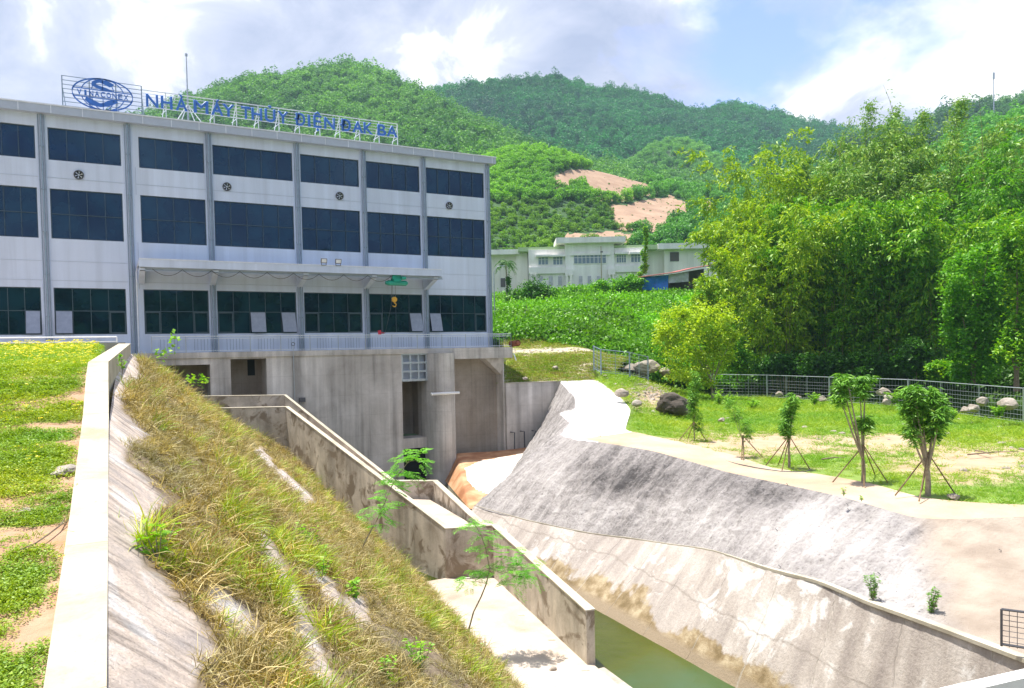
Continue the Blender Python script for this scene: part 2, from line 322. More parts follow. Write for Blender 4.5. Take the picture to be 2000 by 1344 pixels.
def m_emb():
    m, nt, b = NT('rough bank concrete'); g = G(nt)
    f = g.noise(26, 8, .8); st = g.noise(1, 6, .6, st=(1.2, 7, 1.2), dist=.4)
    c = g.ramp(g.noise(1.1, 6, .6, dist=.6), [(.34, (.46, .40, .37)), (.5, (.64, .53, .45)), (.62, (.74, .70, .68))])
    c = g.mix(.8, c, g.ramp(f, [(.34, .2), (.42, .8), (.55, 1.0), (.7, 1.15)]), 'MULTIPLY'); c = g.mix(.8, c, g.ramp(st, [(.36, .45), (.48, .95), (.62, 1.15)]), 'MULTIPLY')
    c = g.mix(g.attr('mask'), c, g.ramp(g.noise(3, 6, .7), [(.3, (.14, .10, .055)), (.7, (.30, .22, .13))]))
    g.l(c, b.inputs['Base Color']); b.inputs['Roughness'].default_value = .95; g.bump(b, g.math('ADD', f, st), .8, .04); return m
M['emb'] = m_emb()
def ground(name, soil, soil2, green, green2, sc=.6, th=.5, amp=1):
    m, nt, b = NT(name); g = G(nt)
    s = g.ramp(g.noise(sc*6, 7, .65), [(.3, soil), (.7, soil2)]); v = g.ramp(g.noise(sc*9, 6, .7), [(.3, green), (.7, green2)])
    k = g.math('ADD', g.noise(sc, 6, .6, dist=.3), g.math('MULTIPLY', g.attr('mask'), -.5*amp))
    c = g.mix(g.ramp(k, [(th-.06, 0.0), (th+.06, 1.0)]), s, v); g.l(c, b.inputs['Base Color']); b.inputs['Roughness'].default_value = 1; g.bump(b, g.noise(sc*20, 6, .7), .8, .06); return m
M['lawn'] = ground('lawn soil', (.38, .21, .12), (.52, .35, .23), (.16, .20, .03), (.24, .28, .05), .5, .50)
M['field'] = ground('field soil', (.36, .25, .15), (.50, .38, .26), (.13, .21, .03), (.22, .31, .06), .13, .36)
M['terrace'] = ground('terrace turf', (.40, .34, .22), (.58, .52, .40), (.16, .19, .04), (.28, .30, .08), .3, .42)
M['bank'] = ground('green bank', (.03, .07, .005), (.06, .12, .01), (.04, .10, .008), (.07, .15, .012), .2, .5, 0)
M['hill'] = ground('hill soil', (.26, .16, .105), (.42, .29, .20), (.03, .075, .02), (.05, .11, .03), .02, .30)
M['soil'] = ground('valley ground', (.05, .08, .02), (.07, .11, .03), (.04, .08, .02), (.05, .10, .02), .05, .5, 0)
M['rockm'] = concrete('pale rock', (.24, .20, .16), (.36, .31, .26), (.50, .45, .39), .4, (1, 1, 1), None, None, .5, .8, 1.2)
M['boulder'] = concrete('dark boulder', (.045, .035, .028), (.11, .09, .07), (.22, .19, .15), .5, (1, 1, 3), None, None, .6, .9, .5)
def m_water():
    m, nt, b = NT('green water'); g = G(nt)
    g.l(g.ramp(g.noise(.12, 4, .5), [(.38, (.03, .045, .002)), (.52, (.06, .075, .004)), (.66, (.05, .095, .035))]), b.inputs['Base Color']); b.inputs['Roughness'].default_value = .08; b.inputs['IOR'].default_value = 1.33
    g.bump(b, g.noise(2.2, 6, .7, dist=.5), .35, .04); return m
M['water'] = m_water()

# ---------------------------------------------------------------- sheets
def resample(row, n, wts=None):
    row = np.asarray(row, float); k = len(row); t = np.linspace(0, k-1, n) if wts is None else wts
    i = np.clip(np.floor(t).astype(int), 0, k-2); f = (t-i)[:, None]
    p0 = row[np.clip(i-1, 0, k-1)]; p1 = row[i]; p2 = row[i+1]; p3 = row[np.clip(i+2, 0, k-1)]
    cr = .5*((2*p1)+(-p0+p2)*f+(2*p0-5*p1+4*p2-p3)*f**2+(-p0+3*p1-3*p2+p3)*f**3); ln = p1+(p2-p1)*f
    return .5*cr+.5*ln
def grid(rows, nu, nv, lin=False):
    A = np.stack([resample(r, nu) for r in rows]); k = len(rows); t = np.linspace(0, k-1, nv); i = np.clip(np.floor(t).astype(int), 0, k-2); f = (t-i)[:, None, None]
    if lin or k == 2: return A[i]*(1-f)+A[i+1]*f
    p0 = A[np.clip(i-1, 0, k-1)]; p1 = A[i]; p2 = A[i+1]; p3 = A[np.clip(i+2, 0, k-1)]
    cr = .5*((2*p1)+(-p0+p2)*f+(2*p0-5*p1+4*p2-p3)*f**2+(-p0+3*p1-3*p2+p3)*f**3)
    return .4*cr+.6*(p1+(p2-p1)*f)
def gfaces(nv, nu):
    a = np.arange(nv*nu).reshape(nv, nu); return np.stack([a[:-1, :-1], a[:-1, 1:], a[1:, 1:], a[1:, :-1]], -1).reshape(-1, 4)
def gnormals(Gd):
    du = np.gradient(Gd, axis=1); dv = np.gradient(Gd, axis=0); n = np.cross(du, dv); n /= np.linalg.norm(n, axis=-1, keepdims=True)+1e-9
    n[n[..., 2] < 0] *= -1; return n
def sheet(name, Gd, mat, attrs=None, parent=None):
    nv, nu = Gd.shape[:2]; F_ = gfaces(nv, nu)
    q = Gd.reshape(-1, 3)[F_[len(F_)//2]]; n = np.cross(q[1]-q[0], q[2]-q[0])
    if n[2] < 0: F_ = F_[:, ::-1]
    me = npmesh(name, Gd.reshape(-1, 3), F_); o = link(name, me, mat, parent, smooth=True)
    for k, a in (attrs or {}).items():
        at = me.attributes.new(k, 'FLOAT', 'POINT'); at.data.foreach_set('value', np.asarray(a, np.float32).ravel())
    return o
def inpoly(p, poly):
    x, y = p[..., 0], p[..., 1]; r = np.zeros(x.shape, bool); n = len(poly)
    for i in range(n):
        x1, y1 = poly[i]; x2, y2 = poly[(i+1) % n]
        c = ((y1 > y) != (y2 > y)) & (x < (x2-x1)*(y-y1)/(y2-y1+1e-9)+x1); r ^= c
    return r
def gsamp(Gd, n, rg=rng, wt=None):     # random points on a grid sheet, weighted by cell area
    a = Gd[1:, 1:]-Gd[:-1, :-1]; b = Gd[1:, :-1]-Gd[:-1, 1:]; ar = .5*np.linalg.norm(np.cross(a, b), axis=-1)
    if wt is not None: ar = ar*wt[:-1, :-1]
    c = np.cumsum(ar.ravel()); k = np.searchsorted(c, rg.random(n)*c[-1]); i, j = np.unravel_index(np.clip(k, 0, ar.size-1), ar.shape)
    u = rg.random(n)[:, None]; v = rg.random(n)[:, None]
    p = Gd[i, j]*(1-u)*(1-v)+Gd[i, j+1]*u*(1-v)+Gd[i+1, j]*(1-u)*v+Gd[i+1, j+1]*u*v
    return p, gnormals(Gd)[i, j]

# ---------------------------------------------------------------- leaves
def unit(v): return v/(np.linalg.norm(v, axis=-1, keepdims=True)+1e-9)
def leafquads(p, L_, Wd, dirs=None, rg=rng, droop=0, up=.6):
    n = len(p); L_ = np.broadcast_to(L_, n)[:, None]; Wd = np.broadcast_to(Wd, n)[:, None]
    if dirs is None: dirs = rg.normal(size=(n, 3)); dirs[:, 2] = dirs[:, 2]*.6-droop
    d = unit(dirs); nn = rg.normal(size=(n, 3)); nn[:, 2] += up*2; s = unit(np.cross(d, unit(nn))); nr = np.cross(s, d)
    base = p; tip = p+d*L_; mid = p+d*L_*.45+nr*L_*.06
    V = np.stack([base, mid+s*Wd/2, tip-nr*L_*.08, mid-s*Wd/2], 1).reshape(-1, 3)
    return V, np.arange(n*4).reshape(n, 4)
def leafobj(name, p, L_, Wd, mat, parent=None, dirs=None, rg=rng, droop=0, up=.6, local=False):
    V, F_ = leafquads(p, L_, Wd, dirs, rg, droop, up); return link(name, npmesh(name, V, F_), mat, parent, local)
def blades(p, nrm, L_, wid, rg, seg=3, spread=.8, up=1.0, arch=.5):
    n = len(p); d0 = unit(nrm*up+rg.normal(size=(n, 3))*spread*.6); out = unit(rg.normal(size=(n, 3))*np.array([1, 1, .1])); side = unit(np.cross(d0, out)); L_ = L_[:, None]
    V = []; q = p.copy(); d = d0.copy()
    for k in range(seg+1):
        w = wid*(1-k/seg)**.7+.0008; V.append(q-side*w/2); V.append(q+side*w/2); d = unit(d+out*arch/seg*1.2-np.array([0, 0, arch/seg*.9])); q = q+d*L_/seg
    V = np.stack(V, 1); n2 = 2*(seg+1); idx = np.arange(n)[:, None]*n2; Fs = []
    for k in range(seg): Fs.append(idx+np.array([2*k, 2*k+1, 2*k+3, 2*k+2]))
    return V.reshape(-1, 3), np.concatenate(Fs)
def scatter(name, pts, scl, mat_protos, tint, label, rot=None, pick=None):
    """one countless cover (forest, grass): small meshes on points by geometry nodes"""
    n = len(pts); me = bpy.data.meshes.new(name); me.vertices.add(n); me.vertices.foreach_set('co', np.asarray(pts, np.float32).ravel()); me.update()
    def at(k, t, dom, v, f='value'): a = me.attributes.new(k, t, dom); a.data.foreach_set(f, v)
    if rot is None: rot = np.stack([rng.normal(size=n)*.08, rng.normal(size=n)*.08, rng.random(n)*6.283], -1)
    at('rot', 'FLOAT_VECTOR', 'POINT', np.asarray(rot, np.float32).ravel(), 'vector'); at('scl', 'FLOAT_VECTOR', 'POINT', np.asarray(scl, np.float32).ravel(), 'vector')
    at('pick', 'INT', 'POINT', (rng.integers(0, len(mat_protos), n) if pick is None else pick).astype(np.int32)); at('tint', 'FLOAT_VECTOR', 'POINT', np.asarray(tint, np.float32).ravel(), 'vector')
    o = bpy.data.objects.new(name, me); COL.objects.link(o); tag(o, label, name.replace('_', ' '), kind='stuff')
    c = bpy.data.collections.new(name+'_pieces')
    for q in mat_protos: c.objects.link(q)
    ng = bpy.data.node_groups.new(name, 'GeometryNodeTree'); ng.interface.new_socket('Geometry', in_out='INPUT', socket_type='NodeSocketGeometry'); ng.interface.new_socket('Geometry', in_out='OUTPUT', socket_type='NodeSocketGeometry')
    N = ng.nodes; Lk = ng.links; gi = N.new('NodeGroupInput'); go = N.new('NodeGroupOutput'); ip = N.new('GeometryNodeInstanceOnPoints'); ci = N.new('GeometryNodeCollectionInfo')
    ci.inputs['Collection'].default_value = c; ci.inputs['Separate Children'].default_value = True; ci.inputs['Reset Children'].default_value = True; ip.inputs['Pick Instance'].default_value = True
    def na(k, t): q = N.new('GeometryNodeInputNamedAttribute'); q.data_type = t; q.inputs['Name'].default_value = k; return q.outputs['Attribute']
    Lk.new(gi.outputs[0], ip.inputs['Points']); Lk.new(ci.outputs[0], ip.inputs['Instance']); Lk.new(na('pick', 'INT'), ip.inputs['Instance Index']); Lk.new(na('scl', 'FLOAT_VECTOR'), ip.inputs['Scale'])
    e2r = N.new('FunctionNodeEulerToRotation'); Lk.new(na('rot', 'FLOAT_VECTOR'), e2r.inputs[0]); Lk.new(e2r.outputs[0], ip.inputs['Rotation']); Lk.new(ip.outputs[0], go.inputs[0])
    md = o.modifiers.new('cover', 'NODES'); md.node_group = ng; return o
def proto(name, V, F_, mat):
    me = npmesh(name, V, F_); me.materials.append(mat); return bpy.data.objects.new(name, me)
# ================================================================ terrain and channel
o = sheet('ground', grid([[(-4500, -4500, -13.2), (4500, -4500, -13.2)], [(-4500, 4500, -13.2), (4500, 4500, -13.2)]], 3, 3), M['soil'])
tag(o, kind='structure')
o = sheet('water', grid([[(10, -20, -11.4), (22, -20, -11.4)], [(10, 59.3, -11.4), (27, 59.3, -11.4)]], 3, 3), M['water']); tag(o, kind='structure')

# right bank, described from ridge (top of lining) and crest (edge of path)
RID = [(926, 988, -9.6), (1025, 1016, -9.3), (1148, 1042, -9.1), (1228, 1052, -9.0), (1300, 1063, -8.6), (1385, 1075, -8.2), (1500, 1111, -7.9), (1605, 1138, -7.7), (1697, 1176, -7.6), (1796, 1211, -7.5), (2000, 1287, -7.4), (2200, 1370, -7.3), (2500, 1500, -7.2)]
CRE = [(1112, 850, -5.5), (1156, 861, -5.3), (1270, 880, -5.4), (1340, 899, -5.6), (1420, 922, -5.75), (1532, 946, -5.8), (1650, 972, -5.9), (1780, 1009, -6.0), (1850, 1014, -6.0), (1930, 1012, -6.0), (2080, 1005, -6.0), (2250, 1000, -6.0), (2500, 1000, -6.0)]
rid = np.array([P(x, y, z=z) for x, y, z in RID]); cre = np.array([P(x, y, z=z) for x, y, z in CRE])
WATX = 17.8
wat = rid.copy(); wat[:, 0] = [17.6, 17.8, 18.1, 18.15, 18.1, 18.0, 17.9, 17.8, 17.7, 17.6, 17.4, 17.2, 17]; wat[:, 1] -= 1.0; wat[:, 2] = -11.4
bot = wat.copy(); bot[:, 0] -= 1.2; bot[:, 2] = -12.7
Gl = grid([bot, wat, rid], 260, 60, lin=True)
Gl += gnormals(Gl)*(fbm(Gl, 1.3, 4, 3)*.035)[..., None]
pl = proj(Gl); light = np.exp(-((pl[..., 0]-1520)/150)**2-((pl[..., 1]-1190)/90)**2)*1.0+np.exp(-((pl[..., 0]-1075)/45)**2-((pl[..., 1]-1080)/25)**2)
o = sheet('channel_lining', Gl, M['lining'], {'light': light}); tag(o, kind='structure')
# thin pale coping on the ridge
cp = MB()
rr = resample(rid, 60)
for a, b in zip(rr[:-1], rr[1:]):
    w = .04+.22*max(0, min(1, (22-a[1])/8)); cp.beam(a+np.array([.02, 0, .0]), b+np.array([.02, 0, .0]), w, .10)
o = cp.build('ridge_coping', M['coping']); tag(o, kind='structure')
# far end of the upper slope against the wing wall
rows_top = np.vstack([[P(1095, 745, z=-3.04), P(1122, 775, z=-3.7), P(1122, 815, z=-4.7)], cre]); rows_bot = np.vstack([[P(1022, 886, Y=59.3), P(990, 935, z=-9.9), P(958, 980, z=-9.8)], rid])
mid = .5*(rows_top+rows_bot); mid[:, 2] += .25; mid[-6:-1, 2] -= .25; mid[0] = P(1060, 825, Y=59.3); mid[1] = P(1048, 858, z=-7.2)
Gs = grid([rows_bot+np.array([0, 0, -.03]), mid, rows_top], 420, 110)
sandf = np.clip((proj(Gs)[..., 0]-1760-40*fbm(Gs, .5, 3, 5)-(1010-proj(Gs)[..., 1])*-.25)/90, 0, 1)
edge = np.minimum(1, np.minimum(np.linspace(0, 1, 110), np.linspace(1, 0, 110))*6)[:, None]
Gs += gnormals(Gs)*((fbm(Gs*np.array([.5, 1.5, .5]), 1.0, 5, 8)*.22+fbm(Gs, 3, 4, 4)*.11)*(1-.75*sandf)*edge)[..., None]
ps = proj(Gs)
def gz(x, y, sx, sy, w=1): return w*np.exp(-((ps[..., 0]-x)/sx)**2-((ps[..., 1]-y)/sy)**2)
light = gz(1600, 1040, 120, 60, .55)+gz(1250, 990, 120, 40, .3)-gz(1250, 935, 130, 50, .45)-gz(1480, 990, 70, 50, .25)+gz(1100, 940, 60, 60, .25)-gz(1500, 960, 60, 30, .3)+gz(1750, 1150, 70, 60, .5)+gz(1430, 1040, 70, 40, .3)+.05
spill = inpoly(ps+(fbm(Gs, .8, 4, 2)*7)[..., None], [(1088, 740), (1108, 762), (1128, 780), (1124, 798), (1092, 808), (1112, 825), (1095, 850), (1130, 862), (1260, 870), (1260, 740)])
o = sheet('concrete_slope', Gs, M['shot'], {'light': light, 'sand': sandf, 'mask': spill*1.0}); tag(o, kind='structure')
# path on the crest
PG = [(1165, 741, -3.04), (1205, 770, -3.9), (1231, 800, -4.6), (1222, 838, -5.2), (1250, 846, -5.25), (1290, 855, -5.35), (1350, 868, -5.5), (1430, 888, -5.65), (1510, 914, -5.75), (1600, 926, -5.8), (1700, 944, -5.8), (1800, 971, -5.8), (1900, 981, -5.8), (2000, 986, -5.8), (2150, 990, -5.8), (2500, 1000, -5.8)]
pg = np.array([P(x, y, z=z) for x, y, z in PG])
inner = resample(rows_top, 16); inner = np.vstack([rows_top[:4], resample(rows_top[3:], 13)[1:]])
Gp = grid([inner, pg], 300, 24, lin=True); Gp[1:-1] += (np.array([0, 0, 1.])*(fbm(Gp[1:-1], .8, 3, 6)*.03)[..., None])
pp = proj(Gp); cutj = int(300*3.6/15)
o = sheet('bright_plaza', Gp[:, :cutj+1], M['plaza']); tag(o, kind='structure')
o = sheet('path', Gp[:, cutj:], M['path']); tag(o, kind='structure')
# field between path and fence
FEN = [(1160, 722, 72), (1230, 735, 75), (1300, 755, 82), (1390, 776, 84), (1498, 777, 81.5), (1620, 786, 73), (1770, 797, 65), (2000, 828, 51), (2150, 845, 46), (2500, 880, 38)]
fen = np.array([P(x, y, d=d) for x, y, d in FEN])
fa = resample(pg, 200); fb = resample(fen, 200)
fb2 = fb.copy(); fa2 = fa.copy(); fa2[:, 2] -= .03
Gf = grid([fa2, .5*(fa2+fb2), fb2], 200, 90, lin=True); e1 = np.minimum(1, np.linspace(0, 1, 90)*8)[:, None]
Gf[..., 2] += fbm(Gf, .22, 4, 12)*.18*e1; pf = proj(Gf)
bare = np.clip(np.exp(-((pf[..., 0]-1500)/190)**2-((pf[..., 1]-868)/24)**2)*1.1+np.exp(-((pf[..., 0]-1900)/170)**2-((pf[..., 1]-905)/30)**2)*1.1+np.exp(-((pf[..., 0]-1740)/60)**2-((pf[..., 1]-860)/14)**2)+np.exp(-((pf[..., 0]-1270)/45)**2-((pf[..., 1]-775)/30)**2)*1.0, 0, 1)
o = sheet('field', Gf, M['field'], {'mask': bare}); tag(o, kind='structure')
# turf terrace behind the wing wall
ta = np.array([P(985, 749, z=-3.05), P(1040, 746, z=-3.05), P(1095, 745, z=-3.05), P(1165, 741, z=-3.05), P(1205, 741, z=-3.3)])
tb = np.array([P(988, 700, d=76), P(1040, 700, d=78), P(1100, 702, d=78), P(1150, 712, d=74), P(1200, 728, d=75)])
tcc = np.array([P(985, 678, d=86), P(1040, 673, d=86), P(1100, 677, d=84), P(1150, 690, d=80), P(1215, 706, d=81)])
td = np.array([P(975, 647, d=93), P(1040, 647, d=93), P(1080, 658, d=91), P(1150, 678, d=89), P(1230, 698, d=88)])
Gt = grid([ta, tb, tcc, td], 120, 90); Gt[3:, :, 2] += (fbm(Gt, .5, 4, 15)*.22+.12*np.round(fbm(Gt, .15, 2, 3)*2))[3:]
pt = proj(Gt); tm = np.clip(np.exp(-((pt[..., 1]-687+.03*(pt[..., 0]-1000))/7)**2)*1.1+np.exp(-((pt[..., 1]-652)/5)**2), 0, 1)
o = sheet('grass_terrace', Gt, M['terrace'], {'mask': tm}); tag(o, kind='structure')
# green bank up to the building terrace, then open ground to the hills
b0 = [(700, 650, 97), (930, 640, 94), (1000, 648, 92), (1060, 655, 91), (1130, 675, 89), (1200, 690, 88), (1300, 722, 90), (1400, 745, 95), (1600, 745, 90), (1800, 750, 80), (2000, 760, 68), (2150, 765, 62), (2500, 770, 50)]
b1 = [(700, 610, 125), (930, 605, 122), (1000, 605, 120), (1060, 600, 120), (1130, 595, 120), (1200, 600, 118), (1300, 608, 116), (1400, 612, 112), (1600, 640, 108), (1800, 660, 98), (2000, 660, 88), (2150, 660, 82), (2500, 660, 75)]
b2 = [(700, 590, 155), (930, 590, 155), (1000, 590, 155), (1060, 584, 152), (1130, 578, 148), (1200, 580, 144), (1300, 584, 140), (1400, 572, 135), (1600, 560, 130), (1800, 560, 120), (2000, 540, 110), (2150, 530, 105), (2500, 520, 95)]
B0, B1, B2 = [np.array([P(x, y, d=d) for x, y, d in r]) for r in (b0, b1, b2)]
B3 = B2+FW*12; B4 = B3+FW*60+UP*3; B5 = B4+FW*30+UP*6
lowfr = B0.copy(); lowfr -= FW*3; lowfr[:, 2] -= 3
Gb = grid([lowfr, B0, B1, B2, B3, B4, B5], 260, 160); sm = np.minimum(1, np.linspace(0, 6, 160)/1.5)[:, None]
Gb[..., 2] += (fbm(Gb, .12, 4, 21)*1.3+fbm(Gb, .5, 3, 22)*.45)*sm
o = sheet('green_bank', Gb, M['bank']); tag(o, kind='structure')

# ---------------------------------------------------------------- hills
def pxrows(rows, nx=150, nv=70, x0=None, x1=None, amp=8, sc=.012, seed=1):
    out = []; x0 = x0 if x0 is not None else rows[0][0][0]; x1 = x1 if x1 is not None else rows[0][-1][0]; xs = np.linspace(x0, x1, nx)
    rows = [[(q[0], q[1]+170, q[2]*.88) for q in rows[0]]]+list(rows)
    for r in rows:
        r = np.array(r, float); y = np.interp(xs, r[:, 0], r[:, 1]); d = np.interp(xs, r[:, 0], r[:, 2]); out.append(np.array([P(a, b, d=c) for a, b, c in zip(xs, y, d)]))
    Gd = grid(out, nx, nv); t = np.linspace(0, 1, nv)[:, None]; k = len(rows); rdg = (k-2)/(k-1)
    e = np.minimum(1, np.abs(t-rdg)*5+.12)*np.minimum(1, t*8)
    n = 1-2*np.abs(fbm(Gd*np.array([1, 1, .35]), sc, 4, seed)); Gd += FW*((n-.5)*amp*1.6*e)[..., None]; Gd[..., 2] += (n-.5)*amp*.9*e
    return Gd
HA = pxrows([[(120, 560, 320), (600, 540, 300), (960, 510, 270), (1200, 470, 330), (1420, 440, 380)],
             [(120, 400, 400), (400, 380, 370), (700, 360, 360), (960, 360, 330), (1200, 400, 360), (1420, 410, 420)],
             [(120, 330, 470), (290, 280, 460), (400, 240, 450), (530, 215, 460), (670, 200, 470), (800, 250, 430), (900, 275, 410), (1000, 320, 400), (1200, 370, 430), (1420, 395, 470)],
             [(120, 260, 540), (270, 258, 530), (330, 232, 520), (400, 208, 515), (485, 180, 520), (565, 172, 520), (600, 160, 520), (670, 149, 520), (705, 156, 520), (740, 164, 515), (800, 194, 500), (860, 228, 490), (930, 262, 480), (1000, 300, 470), (1150, 345, 470), (1420, 385, 500)],
             [(120, 330, 640), (400, 260, 640), (670, 220, 640), (900, 330, 600), (1420, 430, 600)]], 190, 90, amp=11, sc=.014, seed=31)
HB = pxrows([[(600, 420, 560), (1000, 400, 560), (1300, 400, 560), (1500, 390, 560), (1800, 390, 560)],
             [(600, 260, 760), (830, 260, 740), (1000, 240, 740), (1200, 260, 720), (1300, 285, 700), (1400, 300, 720), (1600, 320, 740), (1800, 330, 760)],
             [(600, 212, 950), (700, 180, 950), (775, 186, 950), (830, 197, 950), (870, 187, 950), (920, 178, 950), (980, 171, 950), (1020, 167, 950), (1080, 164, 950), (1130, 176, 950), (1170, 192, 950), (1210, 189, 950), (1260, 198, 950), (1300, 210, 950), (1340, 228, 950), (1365, 236, 950), (1400, 224, 980), (1430, 217, 980), (1470, 223, 980), (1520, 236, 980), (1580, 252, 980), (1640, 265, 980), (1800, 302, 980)],
             [(600, 300, 1100), (1000, 250, 1100), (1800, 390, 1100)]], 220, 90, amp=36, sc=.009, seed=41)
HK = pxrows([[(1210, 400, 470), (1330, 390, 470), (1500, 400, 480)], [(1210, 350, 560), (1270, 310, 560), (1330, 300, 550), (1400, 330, 560), (1500, 370, 580)],
             [(1210, 345, 620), (1250, 308, 620), (1280, 288, 620), (1322, 278, 620), (1360, 287, 620), (1410, 318, 620), (1500, 352, 620)], [(1210, 400, 680), (1330, 340, 680), (1500, 400, 680)]], 70, 40, amp=5, sc=.02, seed=51)
HN = pxrows([[(840, 560, 210), (960, 520, 210), (1150, 500, 212), (1400, 490, 215), (1560, 490, 215)],
             [(840, 470, 245), (960, 440, 245), (1100, 450, 245), (1200, 450, 250), (1400, 440, 260), (1560, 450, 260)],
             [(840, 380, 290), (960, 360, 290), (1080, 360, 290), (1200, 385, 300), (1300, 400, 310), (1400, 400, 310), (1560, 410, 310)],
             [(840, 350, 330), (955, 318, 330), (990, 303, 330), (1040, 300, 330), (1100, 310, 330), (1150, 330, 335), (1200, 342, 340), (1250, 356, 345), (1330, 375, 350), (1400, 385, 350), (1560, 400, 350)],
             [(840, 420, 390), (1100, 400, 390), (1560, 450, 390)]], 150, 80, amp=4, sc=.02, seed=61)
HC = pxrows([[(1600, 560, 160), (1800, 520, 160), (2000, 500, 150), (2500, 500, 150)], [(1600, 430, 260), (1800, 400, 250), (1900, 360, 240), (2000, 340, 230), (2500, 320, 230)],
             [(1600, 370, 330), (1780, 350, 320), (1860, 300, 310), (1920, 272, 300), (2000, 245, 300), (2200, 200, 300), (2500, 190, 300)], [(1600, 450, 380), (2000, 330, 380), (2500, 300, 380)]], 120, 60, amp=5, sc=.02, seed=71)
HD = pxrows([[(1650, 420, 480), (2500, 400, 480)], [(1650, 320, 560), (1840, 260, 560), (1950, 235, 560), (2500, 200, 560)], [(1650, 290, 620), (1780, 268, 620), (1840, 243, 620), (1880, 231, 620), (1940, 224, 620), (2000, 216, 620), (2200, 190, 620), (2500, 180, 620)], [(1650, 360, 700), (2500, 300, 700)]], 120, 50, amp=9, sc=.012, seed=81)
pn = proj(HN); bp = pn+(fbm(HN, .06, 3, 5)*10)[..., None]
barH = inpoly(bp, [(1072, 342), (1120, 334), (1180, 329), (1220, 336), (1258, 356), (1288, 378), (1240, 388), (1195, 397), (1165, 396), (1149, 374), (1080, 372)]) | inpoly(bp, [(1188, 408), (1240, 394), (1310, 380), (1340, 396), (1350, 440), (1290, 452), (1205, 450)]) | inpoly(bp, [(1110, 458), (1200, 452), (1300, 458), (1330, 480), (1100, 480)]) | inpoly(bp, [(1365, 395), (1395, 395), (1400, 430), (1375, 430)])
zero = lambda g_: np.zeros(g_.shape[:2])
for nm, gg, mk in (('left_hill', HA, None), ('far_ridge', HB, None), ('wooded_knoll', HK, None), ('cleared_hillside', HN, barH*1.0), ('right_hillside', HC, None), ('far_right_hill', HD, None)):
    o = sheet(nm, gg, M['hill'], {'mask': (zero(gg)-1) if mk is None else mk*2-1}); tag(o, kind='structure')
# valley sides behind the photographer, mirrored in the windows
def ringhill(a0, a1, r0, h, seed):
    an = np.linspace(R_(a0), R_(a1), 120); rows = []
    prof = h*(.8+.75*fbm(np.stack([an*3, an*0+.5, an*0+.5], -1), 2.6, 4, seed))
    for k, (rr_, hh) in enumerate([(r0, -13.4), (r0+90, .35), (r0+200, .8), (r0+280, 1.0), (r0+420, .3)]):
        z = prof*hh if k else np.full(120, hh); rows.append(np.stack([np.cos(an)*rr_, np.sin(an)*rr_, z], -1))
    Gd = grid(rows, 200, 50); Gd[..., 2] += fbm(Gd, .03, 4, seed)*8*np.minimum(1, np.linspace(0, 1, 50)*4)[:, None]; return Gd
HR = ringhill(-170, -8, 260, 66, 5); o = sheet('valley_side', HR, M['hill'], {'mask': zero(HR)-1}); tag(o, kind='structure')

# ---------------------------------------------------------------- forest cover
def crownV(r, h, n, leaf, seed, lobes=6, flat=.8):
    rg = np.random.default_rng(seed); c = unit(rg.normal(size=(lobes, 3)))*np.array([r*.5, r*.5, h*.28]); c[:, 2] += h*.6; k = rg.integers(0, lobes, n)
    p = c[k]+unit(rg.normal(size=(n, 3)))*np.array([r*.55, r*.55, h*.26])*(.75+.3*rg.random((n, 1))); out = unit(p-np.array([0, 0, h*.45])); dirs = unit(np.cross(out, rg.normal(size=(n, 3))))+out*.25
    V, F_ = leafquads(p-dirs*leaf*.5, leaf*(.7+.6*rg.random(n)), leaf*.55, dirs, rg, 0, .3); return V, F_
M['forest'] = leafmat('forest leaves', [(.035, .10, .03), (.06, .16, .04), (.11, .23, .055)], .35, True, .6, .01)
fpro = [proto('forest_tree_%s' % 'abcde'[i], *crownV(3.4, 8.5 if i < 3 else 11, 300, 1.15, 100+i, 5+i), M['forest']) for i in range(4)]
# a shrub and a broad-leaved (banana-like) plant
def bananaV(seed):
    rg = np.random.default_rng(seed); n = 9; an = rg.random(n)*6.28; V = []; F_ = []
    for a in an:
        l = 2.4; q = np.array([0, 0, .8]); d = unit(np.array([math.cos(a)*.5, math.sin(a)*.5, 1.2])); s = np.array([-math.sin(a), math.cos(a), 0])
        for k in range(5): V += [q-s*.3*math.sin(.4+k*.62), q+s*.3*math.sin(.4+k*.62)]; d = unit(d+np.array([math.cos(a)*.25, math.sin(a)*.25, -.33])); q = q+d*l/4
        b = len(V)-10; F_ += [(b+2*k, b+2*k+1, b+2*k+3, b+2*k+2) for k in range(4)]
    return np.array(V), np.array(F_)
fpro.append(proto('forest_tree_f', *crownV(1.6, 2.6, 120, .8, 120, 4), M['forest'])); fpro.append(proto('forest_tree_g', *bananaV(5), M['forest']))
PT, SCL, TN, PK = [], [], [], []
def wood(Gd, n, tint, smin, smax, picks, wt=None, tv=.25, yaml=0):
    p, nr = gsamp(Gd, n, rng, wt); k = fbm(p, .02, 3, 9)+.9*fbm(p, .006, 2, 19); k2 = rng.normal(size=n)*.5
    PT.append(p-UP*.6); s = (smin+(smax-smin)*rng.random(n))[:, None]; SCL.append(s*np.array([1, 1, 1.0])*(1+rng.normal(size=(n, 3))*.08))
    t = np.asarray(tint)[None]*(1+(k*1.1+k2*.35)[:, None]*tv*np.array([1.4, 1, .6])); TN.append(np.clip(t, .1, 5)); PK.append(rng.choice(picks, n))
